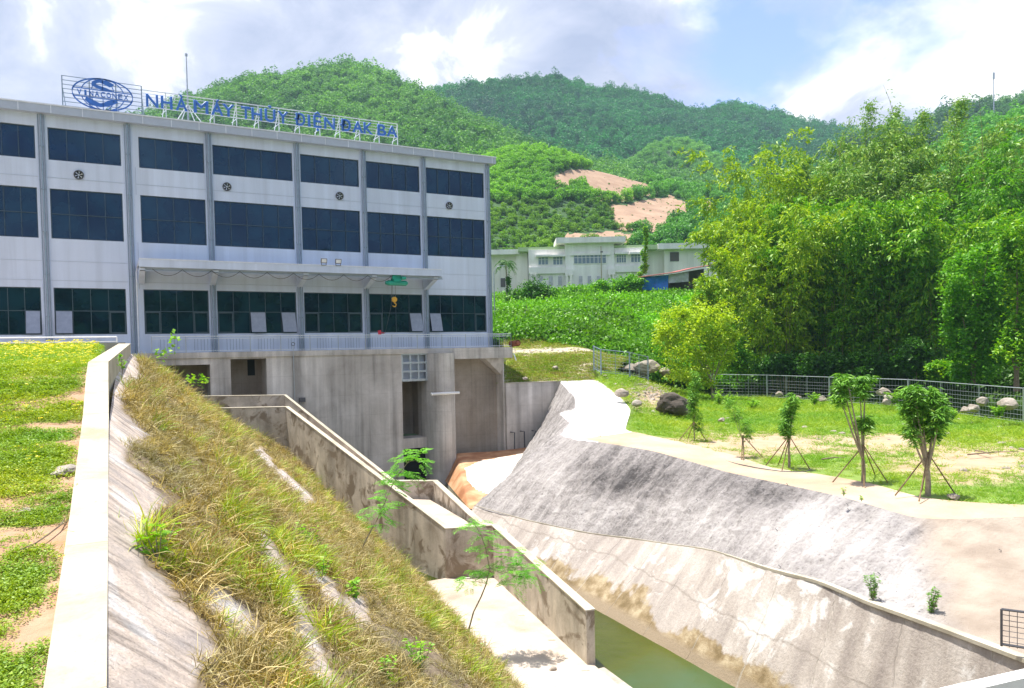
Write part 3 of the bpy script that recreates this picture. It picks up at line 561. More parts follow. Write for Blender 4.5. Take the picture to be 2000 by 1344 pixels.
# front faces only (rows up to the ridge and a little behind it)
wood(HA[:80], 8500, (1.7, 1.75, 1.35), .6, 1.4, [0, 1, 2, 3], tv=.5); wood(HA[66:76], 700, (1.3, 1.5, 1.2), .8, 1.4, [0, 1, 3])
wood(HB[:72], 7000, (.30, .95, 1.05), .9, 1.8, [0, 1, 2, 3], tv=.6); wood(HB[56:64], 500, (.3, .8, .95), .8, 1.5, [0, 3])  # blue-green tint paints the far ridge's haze into the leaf colour
wood(HK[:34], 1100, (1.7, 1.9, 1.3), .5, .9, [0, 1, 2])
pnw = (~barH)*1.0; low = (pn[..., 1] > 400); wood(HN, 4200, (3.2, 2.9, .5), .3, .65, [0, 1, 4, 4], pnw*(pn[..., 0] < 1230)*(~low), .35)
wood(HN, 2600, (2.6, 2.1, .45), .2, .45, [4, 4, 1], pnw*low*(pn[..., 0] < 1260), .4); wood(HN, 1500, (2.0, 2.3, 1.0), .4, .8, [5], pnw*(pn[..., 1] > 420), .3)
wood(HN, 1700, (1.5, 1.9, .9), .4, .8, [0, 1, 2, 4], pnw*(pn[..., 0] >= 1230), .35); wood(HN, 260, (1.2, 1.2, .6), .2, .4, [4], barH*1.0, .4)
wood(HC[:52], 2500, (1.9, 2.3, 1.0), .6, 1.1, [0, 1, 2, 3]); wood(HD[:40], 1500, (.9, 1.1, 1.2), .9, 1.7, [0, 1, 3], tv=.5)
wood(HR[:38], 1800, (.9, 1.1, 1.0), 1.6, 2.6, [0, 1, 2, 3])
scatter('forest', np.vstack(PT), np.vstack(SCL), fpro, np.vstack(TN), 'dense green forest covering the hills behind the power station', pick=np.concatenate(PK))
# shrubs and creepers on the bank below the white building
PT, SCL, TN, PK = [], [], [], []
M['creeper'] = leafmat('creeper leaves', [(.04, .14, .006), (.075, .23, .008), (.13, .32, .012)], .35, True, .5, .12)
def matV(seed):
    rg = np.random.default_rng(seed); n = 260; p = rg.normal(size=(n, 3))*np.array([.75, .75, .28]); p[:, 2] = np.abs(p[:, 2])+.05; V, F_ = leafquads(p, .20+.14*rg.random(n), .17, None, rg, .15, .9); return V, F_
cpro = [proto('creeper_%s' % 'abc'[i], *matV(200+i), M['creeper']) for i in range(3)]
gp = proj(Gb); wtb = ((gp[..., 1] < 760)*(np.arange(160)[:, None] < 90)*(np.arange(160)[:, None] > 12))*1.0
def wood2(Gd, n, tint, a, b, wt, tv=.3):
    p, nr = gsamp(Gd, n, rng, wt); k = fbm(p, .12, 3, 19); PT.append(p); SCL.append(np.repeat((a+(b-a)*rng.random((n, 1))), 3, 1)*np.array([1, 1, 1.3])); PK.append(rng.integers(0, 3, n)); TN.append(np.clip(np.asarray(tint)*(1+k[:, None]*tv*2.6+.15*rng.normal(size=(n, 1))), .25, 3))
wood2(Gb, 6500, (1.5, 1.4, .8), .6, 1.7, wtb*(gp[..., 0] > 955)*(gp[..., 0] < 1450)); wood2(Gb, 4200, (.7, .75, .9), .8, 1.7, wtb*(gp[..., 0] >= 1450)*(gp[..., 0] < 2150))
wood2(Gb, 1600, (1, 1, .9), 1.0, 1.8, ((np.arange(160)[:, None] >= 90)*(gp[..., 0] > 940)*(gp[..., 0] < 2100))*1.0)
scatter('creepers', np.vstack(PT), np.vstack(SCL), cpro, np.vstack(TN), 'bright green creepers and shrubs smothering the bank below the white building', pick=np.concatenate(PK))

# ================================================================ embankment, parapet, lawn
PZ = [(2.5, -2.75), (4, -2.5), (5.93, -2.24), (7.31, -2.07), (9.76, -1.74), (12.08, -1.35), (14.39, -.96), (16.58, -.35), (18.2, -.07), (30, .52)]
pzf = lambda y: np.interp(y, [a for a, b in PZ], [b for a, b in PZ])
# parapet > two stretches in one thing
pm = MB(); ys = [1.5]+[a for a, b in PZ if a < 19]+[22, 26, 29.9]
for a, b in zip(ys[:-1], ys[1:]):
    za, zb = pzf(a), pzf(b); xl, xr = -.50, -.12; xa = 0 if a < 18.2 else (a-18.2)*.0; sh = lambda y: max(0, (y-18.2))*.055
    pm.add([(xl+sh(a), a, za-1.1), (xr+sh(a), a, za-1.1), (xr+sh(b), b, zb-1.1), (xl+sh(b), b, zb-1.1), (xl+sh(a), a, za), (xr+sh(a), a, za), (xr+sh(b), b, zb), (xl+sh(b), b, zb)],
           [(0, 3, 2, 1), (4, 5, 6, 7), (1, 2, 6, 5), (3, 0, 4, 7)]+([(0, 1, 5, 4)] if a == 1.5 else []))
wl = pm.build('parapet_wall', M['parapet']); tag(wl, 'long cream concrete parapet rising between the lawn and the grassy bank', 'parapet wall')
cu = MB(); cu.box(-40, .36, 30, 30.3, -1, .56); o = cu.build('kerb_wall', M['conc_warm']); tag(o, 'low concrete kerb wall across the top end of the lawn', 'kerb wall')
cu = MB(); cu.box(-40, .3, 30.3, 59.3, -1.5, .26); o = cu.build('service_yard', M['apron']); tag(o, kind='structure')
xs = np.concatenate([np.linspace(-14, -2.5, 14), np.linspace(-2.45, -.5, 40)]); ysl = np.linspace(2.5, 29.98, 180)
Lg = np.stack([np.broadcast_to(xs, (180, 54)), np.broadcast_to(ysl[:, None], (180, 54)), np.broadcast_to((pzf(ysl)-.10)[:, None], (180, 54))], -1).copy()
Lg[..., 2] += fbm(Lg, 1.2, 4, 3)*.035-.012*np.clip(-.5-Lg[..., 0], 0, 10)
Lg[..., 2] = np.where(Lg[..., 1] > 24, np.minimum(Lg[..., 2], .40), Lg[..., 2])
lbare = np.clip((fbm(Lg*np.array([.45, 1, 1]), 1.7, 4, 33)+.02)*3.0, 0, 1)*np.clip((21-Lg[..., 1])/9, 0, 1)+np.clip((Lg[..., 0]+.85)/.3, 0, 1)*.55*np.clip((24-Lg[..., 1])/6, 0, 1); lbare = np.clip(lbare, 0, 1)
o = sheet('lawn_ground', Lg, M['lawn'], {'mask': lbare*2-.8}); tag(o, kind='structure')
# embankment: top edge to toe, by distance up the valley
EB = [(1, (-.12, -2.88), (4.9, -7.0), (10.6, -11.3)), (6, (-.12, -2.29), (5.0, -6.8), (10.8, -11.3)), (14, (-.12, -1.12), (5.4, -6.0), (11.0, -11.25)), (22, (.05, -.35), (5.6, -5.6), (11.4, -11.22)), (30, (.45, .2), (6.1, -5.2), (12.4, -11.2)),
      (34, (.55, .12), (6.4, -5.2), (12.9, -11.2)), (37.5, (.65, .08), (6.6, -5.1), (13.2, -11.2)), (40, (.72, .05), (6.5, -5.0), (12.8, -11.2)), (42.5, (.8, .03), (6.4, -4.8), (12.3, -10.4)), (46.3, (.9, .02), (6.3, -4.6), (11.5, -8.7)), (49.3, (1.0, 0), (6.1, -4.3), (10.9, -7.5)), (52.3, (1.1, -.05), (5.6, -3.8), (10.0, -6.7)), (59.3, (1.4, -.3), (4.2, -2.75), (6.6, -4.9))]
ER = np.array([[(a[0], y, a[1]), (m_[0], y, m_[1]), (t_[0], y, t_[1])] for y, a, m_, t_ in EB])
Ge = grid([ER[:, k] for k in range(3)], 300, 150).transpose(1, 0, 2)
ed = np.minimum(1, np.minimum(np.linspace(0, 1, 150), np.linspace(1, 0, 150))*7)[None]
Ge[..., 2] += (fbm(Ge, .35, 4, 44)*.28+fbm(Ge, 1.6, 3, 45)*.05)*ed
pe = proj(Ge); pe[..., 0] = np.where(Ge@c_f > .5, pe[..., 0], -999)
U_ = Ge[..., 0]
ribs = [[(505, 1040), (540, 1110), (587, 1215), (610, 1290), (640, 1344)], [(400, 1160), (440, 1190), (478, 1225)], [(610, 1125), (640, 1160), (650, 1175)], [(500, 880), (525, 905)], [(545, 925), (600, 980)], [(350, 745), (378, 765)], [(690, 1180), (705, 1205)], [(330, 725), (400, 790)]]
ribm = np.zeros(U_.shape)
for rb in ribs:
    for a, b in zip(rb[:-1], rb[1:]):
        a = np.array(a, float); b = np.array(b, float); t = np.clip(((pe-a)@(b-a))/((b-a)@(b-a)), 0, 1); dd = np.linalg.norm(pe-(a+t[..., None]*(b-a)), axis=-1); ribm = np.maximum(ribm, np.clip(1.9-dd/(5.5+9*np.clip((pe[..., 1]-800)/500, 0, 1)), 0, 1))
gb = [(250, 672), (262, 700), (262, 735), (236, 752), (228, 800), (262, 830), (284, 850), (240, 876), (232, 900), (285, 945), (330, 985), (300, 1010), (288, 1060), (310, 1100), (360, 1150), (400, 1190), (440, 1240), (452, 1280), (410, 1320), (400, 1400)]
gx = np.interp(pe[..., 1], [b for a, b in gb], [a for a, b in gb])-np.clip((pe[..., 1]-950)/150, 0, 1)*38; hanging = np.clip((pe[..., 0]-gx)/14, 0, 1)*(Ge[..., 1] > 3)
wedge = inpoly(pe, [(222, 720), (250, 712), (280, 735), (262, 745), (222, 740)])
grassm = np.clip(hanging-ribm*1.3-wedge, 0, 1)*np.clip((11.6+.05*Ge[..., 1]-U_)/.4, 0, 1)
o = sheet('embankment', Ge, M['emb'], {'mask': np.clip(grassm+.0, 0, 1)*.9}); tag(o, kind='structure')
# apron at its toe
Ga = grid([[(10.2, 1, -11.2), (9.9, 20, -11.2), (11.8, 33.6, -11.2)], [(12.4, 1, -11.2), (14.6, 21.4, -11.2), (16.3, 33.6, -11.2)]], 80, 20)
o = sheet('apron', Ga, M['apron']); tag(o, kind='structure')
am = MB(); am.prism([(12.4, 1), (13.7, 21.3), (13.75, 21.3), (14.9, 21.3), (14.2, 12), (13.6, 1)], -13, -11.26); o = am.build('apron_step', M['conc_warm']); tag(o, kind='structure')
am = MB(); am.prism([(10.2, 1), (12.38, 1), (14.55, 21.4), (16.2, 33.6), (11.8, 33.6), (9.9, 20)], -13, -11.22); o = am.build('apron_base', M['conc_warm']); tag(o, kind='structure')

# ================================================================ training walls
def wallrun(pts, th, mat, name, label, cat, parent=None, capm=None, capd=.0):
    """pts: (x, y, ztop, zbottom); thickness to the right of travel"""
    mb = MB(); pts = [np.array(p, float) for p in pts]; n = len(pts); nr = []
    for i in range(n):
        a = pts[max(i-1, 0)]; b = pts[min(i+1, n-1)]; d1 = unit((pts[i]-a)[:2]) if i > 0 else None; d2 = unit((b-pts[i])[:2]) if i < n-1 else None
        d = unit((d1 if d1 is not None else d2)+(d2 if d2 is not None else d1)); q = np.array([d[1], -d[0]]); ref = d1 if d1 is not None else d2; c = max(.45, abs(np.dot(q, [ref[1], -ref[0]]))); nr.append(q*th/c)
    vs = []
    for p, q in zip(pts, nr): vs += [(p[0], p[1], p[3]), (p[0], p[1], p[2]), (p[0]+q[0], p[1]+q[1], p[2]), (p[0]+q[0], p[1]+q[1], p[3])]
    fs = []
    for i in range(n-1):
        a = i*4; b = a+4; fs += [(a, a+1, b+1, b), (a+1, a+2, b+2, b+1), (a+2, a+3, b+3, b+2), (a+3, a, b, b+3)]
    fs += [(0, 3, 2, 1), tuple((n-1)*4+k for k in (0, 1, 2, 3))]; mb.add(vs, fs)
    o = mb.build(name, mat, parent)
    if label: tag(o, label, cat)
    return o, pts, nr
def walltop(pts, nr, parent):
    mb = MB(); vs = []; fs = []
    for p, q in zip(pts, nr): 
        e = unit(q)*.03
        vs += [(p[0]-e[0], p[1]-e[1], p[2]+.01), (p[0]+q[0]+e[0], p[1]+q[1]+e[1], p[2]+.01), (p[0]+q[0]+e[0], p[1]+q[1]+e[1], p[2]+.06), (p[0]-e[0], p[1]-e[1], p[2]+.06)]
    for i in range(len(pts)-1):
        a = i*4; b = a+4; fs += [(a, a+1, b+1, b), (a+1, a+2, b+2, b+1), (a+2, a+3, b+3, b+2), (a+3, a, b, b+3)]
    fs += [(0, 3, 2, 1), tuple((len(pts)-1)*4+k for k in (0, 1, 2, 3))]; mb.add(vs, fs); mb.build('coping', M['coping'], parent)
W1 = P(400, 799, Y=52.5); W2 = P(558, 796, Y=52.5); W3 = P(870, 1034, d=36.2); W4 = P(961, 1028, d=36.3); W5 = P(1145, 1195, d=25.9)
r_ = thing('training_wall', (W3[0], W3[1], -11.4), 'weathered concrete wing wall stepping down the bank and ending beside the green water', 'retaining wall')
_, pts, nr = wallrun([(*W1[:2], W1[2], -9), (*W2[:2], W2[2], -10), (*W3[:2], W3[2], -12.5), (*W4[:2], W4[2], -12.5), (*W5[:2], W5[2], -12.5)][::-1], .32, M['conc_warm'], 'wall', None, None, r_); walltop(pts, nr, r_)
B1_ = P(395, 775, Y=56); B2_ = P(555, 773, Y=56); B3_ = P(765, 941, z=-8.3); B4_ = P(846, 941, z=-8.3); B5_ = P(917, 1008, X=17.1)
r_ = thing('training_wall', (B3_[0], B3_[1], -11.4), 'concrete wing wall behind the stepped one, directly under the power station', 'retaining wall')
_, pts, nr = wallrun([(*B1_[:2], B1_[2], -9), (*B2_[:2], B2_[2], -10), (*B3_[:2], B3_[2], -12.5), (*B4_[:2], B4_[2], -12.5), (*B5_[:2], B5_[2], -12.5), (16.9, 31.5, -9.9, -12.5)][::-1], .32, M['conc_warm'], 'wall', None, None, r_); walltop(pts, nr, r_)
fl = MB(); fl.prism([(W3[0]+.4, W3[1]+.4), (W4[0], W4[1]+.4), (B5_[0]-.3, B5_[1]), (B4_[0]-.4, B4_[1]-.4), (B3_[0]+.2, B3_[1]-.4)], -12, -9.35); o = fl.build('basin_floor', M['apron']); tag(o, kind='structure')
fl = MB(); gsl = [(W2[0]+.1, W2[1]+.4, -5.2), (B2_[0]-.1, B2_[1]-.5, -5.2), (B3_[0]-.2, B3_[1]-.4, -9.4), (W3[0]+.4, W3[1]+.5, -9.4)]
fl.add(gsl+[(a, b, -12) for a, b, c in gsl], [(0, 1, 2, 3), (4, 7, 6, 5), (0, 3, 7, 4), (1, 0, 4, 5), (2, 1, 5, 6), (3, 2, 6, 7)]); o = fl.build('chute_floor', M['apron']); tag(o, kind='structure')
# rust stained slab by the tailrace
sl = [P(866, 905, z=-10.2), P(893, 886, Y=59.35), P(960, 882, Y=59.4), P(1030, 874, Y=59.4)]; sf = [P(866, 935, z=-11.0), P(915, 992, z=-11.0), P(940, 992, z=-10.9), P(985, 988, z=-10.2)]
Go = grid([sf, [a*.5+b*.5 for a, b in zip(sf, sl)], sl], 60, 40); po = proj(Go)
o = sheet('tailrace_slab', Go, M['orange'], {'mask': inpoly(po, [(908, 915), (940, 900), (1000, 890), (1040, 880), (1000, 950), (975, 975), (930, 955), (912, 938)])*1.0}); tag(o, kind='structure')
sk = MB(); v = sf+[p*np.array([1, 1, 0])+UP*-12.5 for p in sf]; sk.add(v, [(0, 1, 5, 4), (1, 2, 6, 5), (2, 3, 7, 6)]); sk.add([sl[0], sf[0], sf[0]*np.array([1, 1, 0])-UP*12.5, sl[0]*np.array([1, 1, 0])-UP*12.5], [(0, 1, 2, 3)]); o = sk.build('slab_edge', M['conc_warm']); tag(o, kind='structure')
# bottom right corner wall
c0 = P(1850, 1350, d=13); c1 = P(2010, 1313, d=13.6); c2 = c1+(c1-c0)*3; c0 = c0-(c1-c0)*.6
mb = MB(); nrm = unit(np.cross(c1-c0, UP)); mb.obox((c0+c2)/2-UP*1.6, (c2-c0)/2, -nrm*.14, UP*1.6); o = mb.build('white_wall', M['white']); tag(o, 'white painted wall top in the bottom right corner beside the channel lining', 'wall')
# ================================================================ power station
D = 62.0
def FX(x, y, Y=D): q = P(x, y, Y=Y); return q[0], q[2]
bld = thing('power_station', (8, 70, .3), 'long pale blue grey power station with three rows of dark windows', 'power station')
WX = [(-9.4, -4.45), (-3.68, .89), (2.07, 6.60), (7.21, 13.30), (13.93, 18.85), (19.45, 24.35), (24.97, 30.72)]
WZ = [(1.76, 5.12), (8.61, 12.15), (14.17, 16.47)]
xb = [-16]+[q for w in WX for q in w]+[31.25]; zb = [.3]+[q for w in WZ for q in w]+[17.3]
mb = MB()
for i in range(len(xb)-1):
    if i % 2 == 0: mb.box(xb[i], xb[i+1], D, D+.3, zb[0], zb[-1])
    else:
        for j in range(0, len(zb)-1, 2): mb.box(xb[i], xb[i+1], D, D+.3, zb[j], zb[j+1])
mb.box(-16, -15.7, D+.3, 82, .3, 17.3); mb.box(30.95, 31.25, D+.3, 82, .3, 17.3); mb.box(-15.7, 30.95, 81.7, 82, .3, 17.3)
mb.build('wall', M['facade'], bld)
mb = MB(); mb.box(-15.7, 30.95, D+.3, 81.7, 17.0, 17.25); mb.box(-15.7, 30.95, D+.4, 81.7, .3, .5); mb.box(-15.7, 30.95, 70, 70.2, .5, 17.0); mb.build('interior', M['dark_in'], bld)
mb = MB()     # raised bands between the pilasters
for (a, b) in WX:
    mb = MB()
    for z0, z1 in ((5.12, 8.61), (12.15, 14.17)):
        for q0, q1 in ((5.62, 5.66), (7.0, 7.03), (12.9, 12.94)):
            if z0 < q0 < z1: mb.box(a-.24, b+.24, D-.018, D, q0, q1)
        for xx in (a-.28, b+.24): mb.box(xx, xx+.04, D-.02, D, z0, z1)
        mb.build('wall_moulding', M['trim'], bld); mb = MB()
fa_ = MB(); fa_.box(-16.6, 31.75, D-.55, 82.4, 17.30, 17.92); roof = fa_.build('roof', M['fascia'], bld)
fj = MB(); fj.box(-16.6, 31.78, D-.60, D-.551, 17.86, 17.95)
x = -15.0
while x < 31.6: fj.box(x, x+.05, D-.575, D-.551, 17.30, 17.86); x += 1.93
fj.build('roof_trim', M['joint'], roof)
COLX = [-4.07, 1.32, 6.90, 13.60, 19.20, 24.66, 31.02]
for i, cxx in enumerate(COLX):
    mb = MB(); mb.box(cxx-.24, cxx+.24, D-.10, D, .3, 17.30); mb.build('pilaster', M['facade'], bld)
    mb = MB(); top = 17.2 if i != 1 else 17.2
    mb.tube([(cxx+.02, D-.20, .35), (cxx+.02, D-.20, 17.25)], .075, 8); mb.tube([(cxx+.20, D-.15, .35), (cxx+.20, D-.15, 17.25)], .035, 6); mb.tube([(cxx-.17, D-.13, .35), (cxx-.17, D-.13, 17.25)], .03, 6)
    for z in (3, 6, 9, 12, 15): mb.box(cxx-.09, cxx+.13, D-.29, D-.1, z, z+.06)
    mb.build('downpipe', M['pipe'], bld)
NP = [5, 4, 4, 5, 4, 4, 5]
for i, (a, b) in enumerate(WX):
    for j, (z0, z1) in enumerate(WZ):
        fr = MB(); y0 = D+.10; t = .06
        fr.box(a, a+t, y0, y0+.08, z0, z1); fr.box(b-t, b, y0, y0+.08, z0, z1); fr.box(a+t, b-t, y0, y0+.08, z0, z0+t); fr.box(a+t, b-t, y0, y0+.08, z1-t, z1)
        n = NP[i]
        zt = z0+(z1-z0)*(.5 if j else .51)
        for k in range(1, n):
            xx = a+(b-a)*k/n; fr.box(xx-.022, xx+.022, y0+.005, y0+.07, z0+t, z1-t)
        if j < 2: fr.box(a+t, b-t, y0+.002, y0+.075, zt-.025, zt+.025)
        if j == 0:
            for k in {0, n-1}:
                u0 = a+(b-a)*k/n+.04; u1 = a+(b-a)*(k+1)/n-.04
                for q in ((u0, u0+.09, z0+t, zt-.03), (u1-.09, u1, z0+t, zt-.03), (u0+.09, u1-.09, zt-.12, zt-.03), (u0+.09, u1-.09, z0+t, z0+t+.09)): fr.box(q[0], q[1], y0-.01, y0+.05, q[2], q[3])
        w = fr.build('window', M['frame'], bld)
        g_ = MB(); g_.box(a, b, y0+.082, y0+.10, z0, z1); g_.build('pane', M['glass'], w)
        if j == 0:
            def sash(u0, u1, tilt):
                s_ = MB(); zz1 = z0+(z1-z0)*.5; s_.add([(u0, y0-.02, zz1), (u1, y0-.02, zz1), (u1+tilt, y0-.42, z0+.1), (u0+tilt, y0-.42, z0+.1), (u0, y0-.06, zz1), (u1, y0-.06, zz1), (u1+tilt, y0-.46, z0+.1), (u0+tilt, y0-.46, z0+.1)],
                    [(0, 1, 2, 3), (4, 7, 6, 5), (0, 4, 5, 1), (2, 6, 7, 3), (1, 5, 6, 2), (0, 3, 7, 4)]); s_.build('open_sash', M['sash'], w)
            wd = (b-a)/n
            if i == 0: sash(b-wd+.05, b-.1, 0)
            if i == 1: sash(a+.1, a+wd-.05, 0)
            if i == 3: sash(a+wd*2+.05, a+wd*3-.05, 0); sash(b-wd+.02, b-.12, .05)
            if i == 5: sash(b-wd+.02, b-.12, .05)
            if i == 6: sash(a+.1, a+wd-.02, .03)
        if i in (0,) and j == 0: pass
# exhaust fans in the wall
for (x, y) in ((154, 342), (443, 365), (663, 383), (877, 402)):
    fx, fz = FX(x, y); f_ = MB()
    ring = [(fx+.33*math.cos(a), fz+.33*math.sin(a)) for a in np.linspace(0, 2*math.pi, 21)[:-1]]; ri = [(fx+.27*math.cos(a), fz+.27*math.sin(a)) for a in np.linspace(0, 2*math.pi, 21)[:-1]]
    v = [(a, D-.12, b) for a, b in ring]+[(a, D-.12, b) for a, b in ri]+[(a, D, b) for a, b in ring]+[(a, D-.02, b) for a, b in ri]; n = 20
    f_.add(v, [q for k in range(n) for q in ((k, (k+1) % n, n+(k+1) % n, n+k), (k, 2*n+k, 2*n+(k+1) % n, (k+1) % n), (n+k, n+(k+1) % n, 3*n+(k+1) % n, 3*n+k))])
    fo = f_.build('exhaust_fan', M['darksteel'], bld)
    v_ = MB(); v_.add([(a, D-.015, b) for a, b in ri], [tuple(range(n))]); v_.build('fan_opening', M['black'], fo)
    bl = MB()
    for k in range(6):
        a = k*math.pi/3+.3; c_, s_ = math.cos(a), math.sin(a); bl.add([(fx+.05*c_, D-.05, fz+.05*s_), (fx+.24*c_-.07*s_, D-.08, fz+.24*s_+.07*c_), (fx+.25*c_+.05*s_, D-.04, fz+.25*s_-.05*c_)], [(0, 1, 2)])
    bl.tube([(fx, D-.1, fz), (fx, D-.03, fz)], .07, 10); bl.build('fan_blades', M['steel'], fo)
# canopy with crane rail
cn = MB(); cn.box(1.75, 25.1, 59.3, D-.3, 6.98, 7.06); cn.box(1.75, 25.1, 59.2, 59.36, 6.50, 7.08); cn.box(1.75, 1.9, 59.36, D-.3, 6.5, 6.98); cn.box(24.95, 25.1, 59.36, D-.3, 6.5, 6.98); can = cn.build('canopy', M['facade'], bld)
cn = MB(); cn.box(1.8, 25.35, 59.5, 59.75, 6.24, 6.29); cn.box(1.8, 25.3, 59.61, 59.64, 6.29, 6.47); cn.box(1.8, 25.3, 59.5, 59.75, 6.47, 6.5); cn.build('crane_rail', M['trim'], can)
cn = MB(); cn.box(1.76, 25.1, 59.17, 59.2, 7.04, 7.11); cn.build('canopy_trim', M['joint'], can)
for cxx in [1.95]+COLX[2:6]:
    c_ = MB(); c_.add([(cxx-.2, 59.5, 6.24), (cxx+.2, 59.5, 6.24), (cxx+.2, D-.1, 5.5), (cxx-.2, D-.1, 5.5), (cxx-.2, 59.5, 6.5), (cxx+.2, 59.5, 6.5), (cxx+.2, D-.1, 6.98), (cxx-.2, D-.1, 6.98)], [(0, 1, 2, 3), (4, 7, 6, 5), (0, 4, 5, 1), (2, 6, 7, 3), (1, 5, 6, 2), (0, 3, 7, 4)]); c_.build('bracket', M['facade'], can)
fc = MB(); x = 2.6
while x < 20:
    L_ = 2.0; fc.tube([(x+L_*t, 59.45, 6.4-1.9*t*(1-t)) for t in np.linspace(0, 1, 9)], .02, 5); x += L_
fc.build('hoist_cable', M['darksteel'], can)
# drain pipe at the left of the canopy
dp = MB(); dp.tube([(1.62, D-.5, .35), (1.62, D-.5, 6.4), (1.7, D-.9, 6.7), (1.8, 59.3, 6.95)], .05, 8); dp.build('drainpipe', M['joint'], bld)
# floodlights on the canopy edge
def floodlight(x, y, lab):
    fx, fz = FX(x, y, 59.25); t = thing('floodlight', (fx, 59.25, 7.1), lab, 'floodlight', 'floodlights on the canopy'); a = MB(); a.obox((fx, 59.1, 7.42), (.24, 0, 0), (0, .05, .02), (0, -.06, .17)); a.build('housing', M['darksteel'], t)
    a = MB(); a.obox((fx, 59.035, 7.41), (.19, 0, 0), (0, .01, .004), (0, -.045, .125)); a.build('lamp_glass', M['lampglass'], t)
    a = MB(); a.box(fx-.2, fx-.17, 59.12, 59.2, 7.09, 7.4); a.box(fx+.17, fx+.2, 59.12, 59.2, 7.09, 7.4); a.box(fx-.2, fx+.2, 59.12, 59.2, 7.06, 7.09); a.build('mount', M['darksteel'], t)
floodlight(632, 519, 'left one of two black floodlights on the canopy edge'); floodlight(660, 521, 'right one of two black floodlights on the canopy edge')
# electric hoist
hx, hz = FX(774, 553, 59.62); t = thing('chain_hoist', (hx, 59.62, 6.2), 'green electric hoist with a yellow hook hanging from the canopy rail', 'hoist')
a = MB(); a.tube([(hx-.75, 59.6, hz), (hx+.85, 59.6, hz)], [.22, .22], 14); a.tube([(hx-.75, 59.6, hz), (hx-.95, 59.6, hz)], [.17, .15], 12); a.tube([(hx+.85, 59.6, hz), (hx+1.0, 59.6, hz)], [.2, .1], 12); a.box(hx-.3, hx+.35, 59.3, 59.9, hz+.1, hz+.35); a.build('drum', M['green_machine'], t)
a = MB(); a.box(hx-.4, hx+.35, 59.42, 59.48, hz+.2, 6.55); a.box(hx-.4, hx+.35, 59.77, 59.83, hz+.2, 6.55); a.tube([(hx+.35, 59.3, hz+.38), (hx+.72, 59.3, hz+.42)], .14, 10); a.tube([(hx-.3, 59.3, hz+.45), (hx-.3, 59.45, hz+.45)], .14, 10); a.build('trolley', M['green_machine'], t)
kx, kz = FX(770, 588, 59.6); a = MB()
for dx in (-.12, .12): a.tube([(kx+dx, 59.6, hz-.2), (kx+dx*.8, 59.6, kz+.2)], .016, 5)
a.build('rope', M['darksteel'], t)
a = MB(); a.tube([(kx, 59.5, kz+.12), (kx, 59.7, kz+.12)], .23, 16); a.tube([(kx+.02, 59.6, kz-.08), (kx+.02, 59.6, kz-.22)], .05, 8); a.tube([(kx+.16*math.cos(q), 59.6, kz-.32+.15*math.sin(q)) for q in np.linspace(1.4, -2.9, 12)], [.05]*10+[.035, .015], 8); a.build('hook', M['yellow'], t)
px_, pz_ = FX(741, 650, 59.9); a = MB(); a.tube([(hx-.45, 59.5, hz-.1), (hx-.5, 59.6, 4.0), (hx-.8, 59.7, 2.6), (px_+.45, 59.8, 1.62), (px_+.15, 59.85, 1.62)], .016, 5); a.build('control_cable', M['darksteel'], t)
a = MB(); a.obox((px_, 59.85, pz_), (.13, 0, .02), (0, .06, 0), (-.02, 0, .2)); a.obox((px_+.28, 59.85, pz_-.02), (.14, 0, -.02), (0, .05, 0), (.01, 0, .04)); a.build('control_pendant', M['red'], t, bevel=.02)
# roof sign
SY = 62.3
sg = thing('roof_sign', (10, SY, 17.9), 'white steel sign frame with blue letters along the roof edge', 'roof sign')
fr = MB(); zt = FX(300, 177, SY)[1]; zt1 = FX(770, 242, SY)[1]; zt = (zt+zt1)/2; zbm = FX(400, 222, SY)[1]; XR = FX(777, 265, SY)[0]; XL = FX(277, 200, SY)[0]
fr.box(XL, XR, SY, SY+.06, zt-.04, zt+.02); fr.box(XL, XR, SY, SY+.06, zbm-.04, zbm+.02)
for k in range(1, 5): z = zbm+(zt-zbm)*k/5; fr.box(XL, XR, SY+.01, SY+.04, z-.018, z+.018)
for x, y in ((324, 200), (418, 215), (462, 222), (505, 228), (545, 233), (585, 239), (625, 244), (664, 250), (703, 256), (741, 260), (777, 265)):
    xx = FX(x, y, SY)[0]; fr.box(xx-.035, xx+.035, SY+.06, SY+.12, 17.9, zt); fr.beam((xx-.30, SY+1.3, 17.9), (xx-.03, SY+.12, zbm+.9), .05, .05); fr.beam((xx-.26, SY+.9, zbm-.2), (xx, SY+.12, zbm-.05), .04, .04); fr.box(xx-.02, xx+.02, SY+.12, SY+1.3, 17.92, 17.96)
fr.build('letter_frame', M['whitesteel'], sg)
fr = MB(); a0 = FX(120.5, 148, SY)[0]; a1 = FX(276, 170, SY)[0]; zz1 = FX(120, 147, SY)[1]; zz0 = 18.0
zz1 = (zz1+FX(276, 168, SY)[1])/2
for x in np.linspace(a0, a1, 4): fr.box(x-.035, x+.035, SY+.0, SY+.06, 17.9, zz1+.02); fr.beam((x+.22, SY+1.2, 17.9), (x+.02, SY+.08, zz1-.9), .05, .05)
for k in range(8): z = zz1-(zz1-18.15)*k/7.2; fr.box(a0, a1, SY+.01, SY+.05, z-.022, z+.022)
fr.build('emblem_frame', M['pipe'], sg)
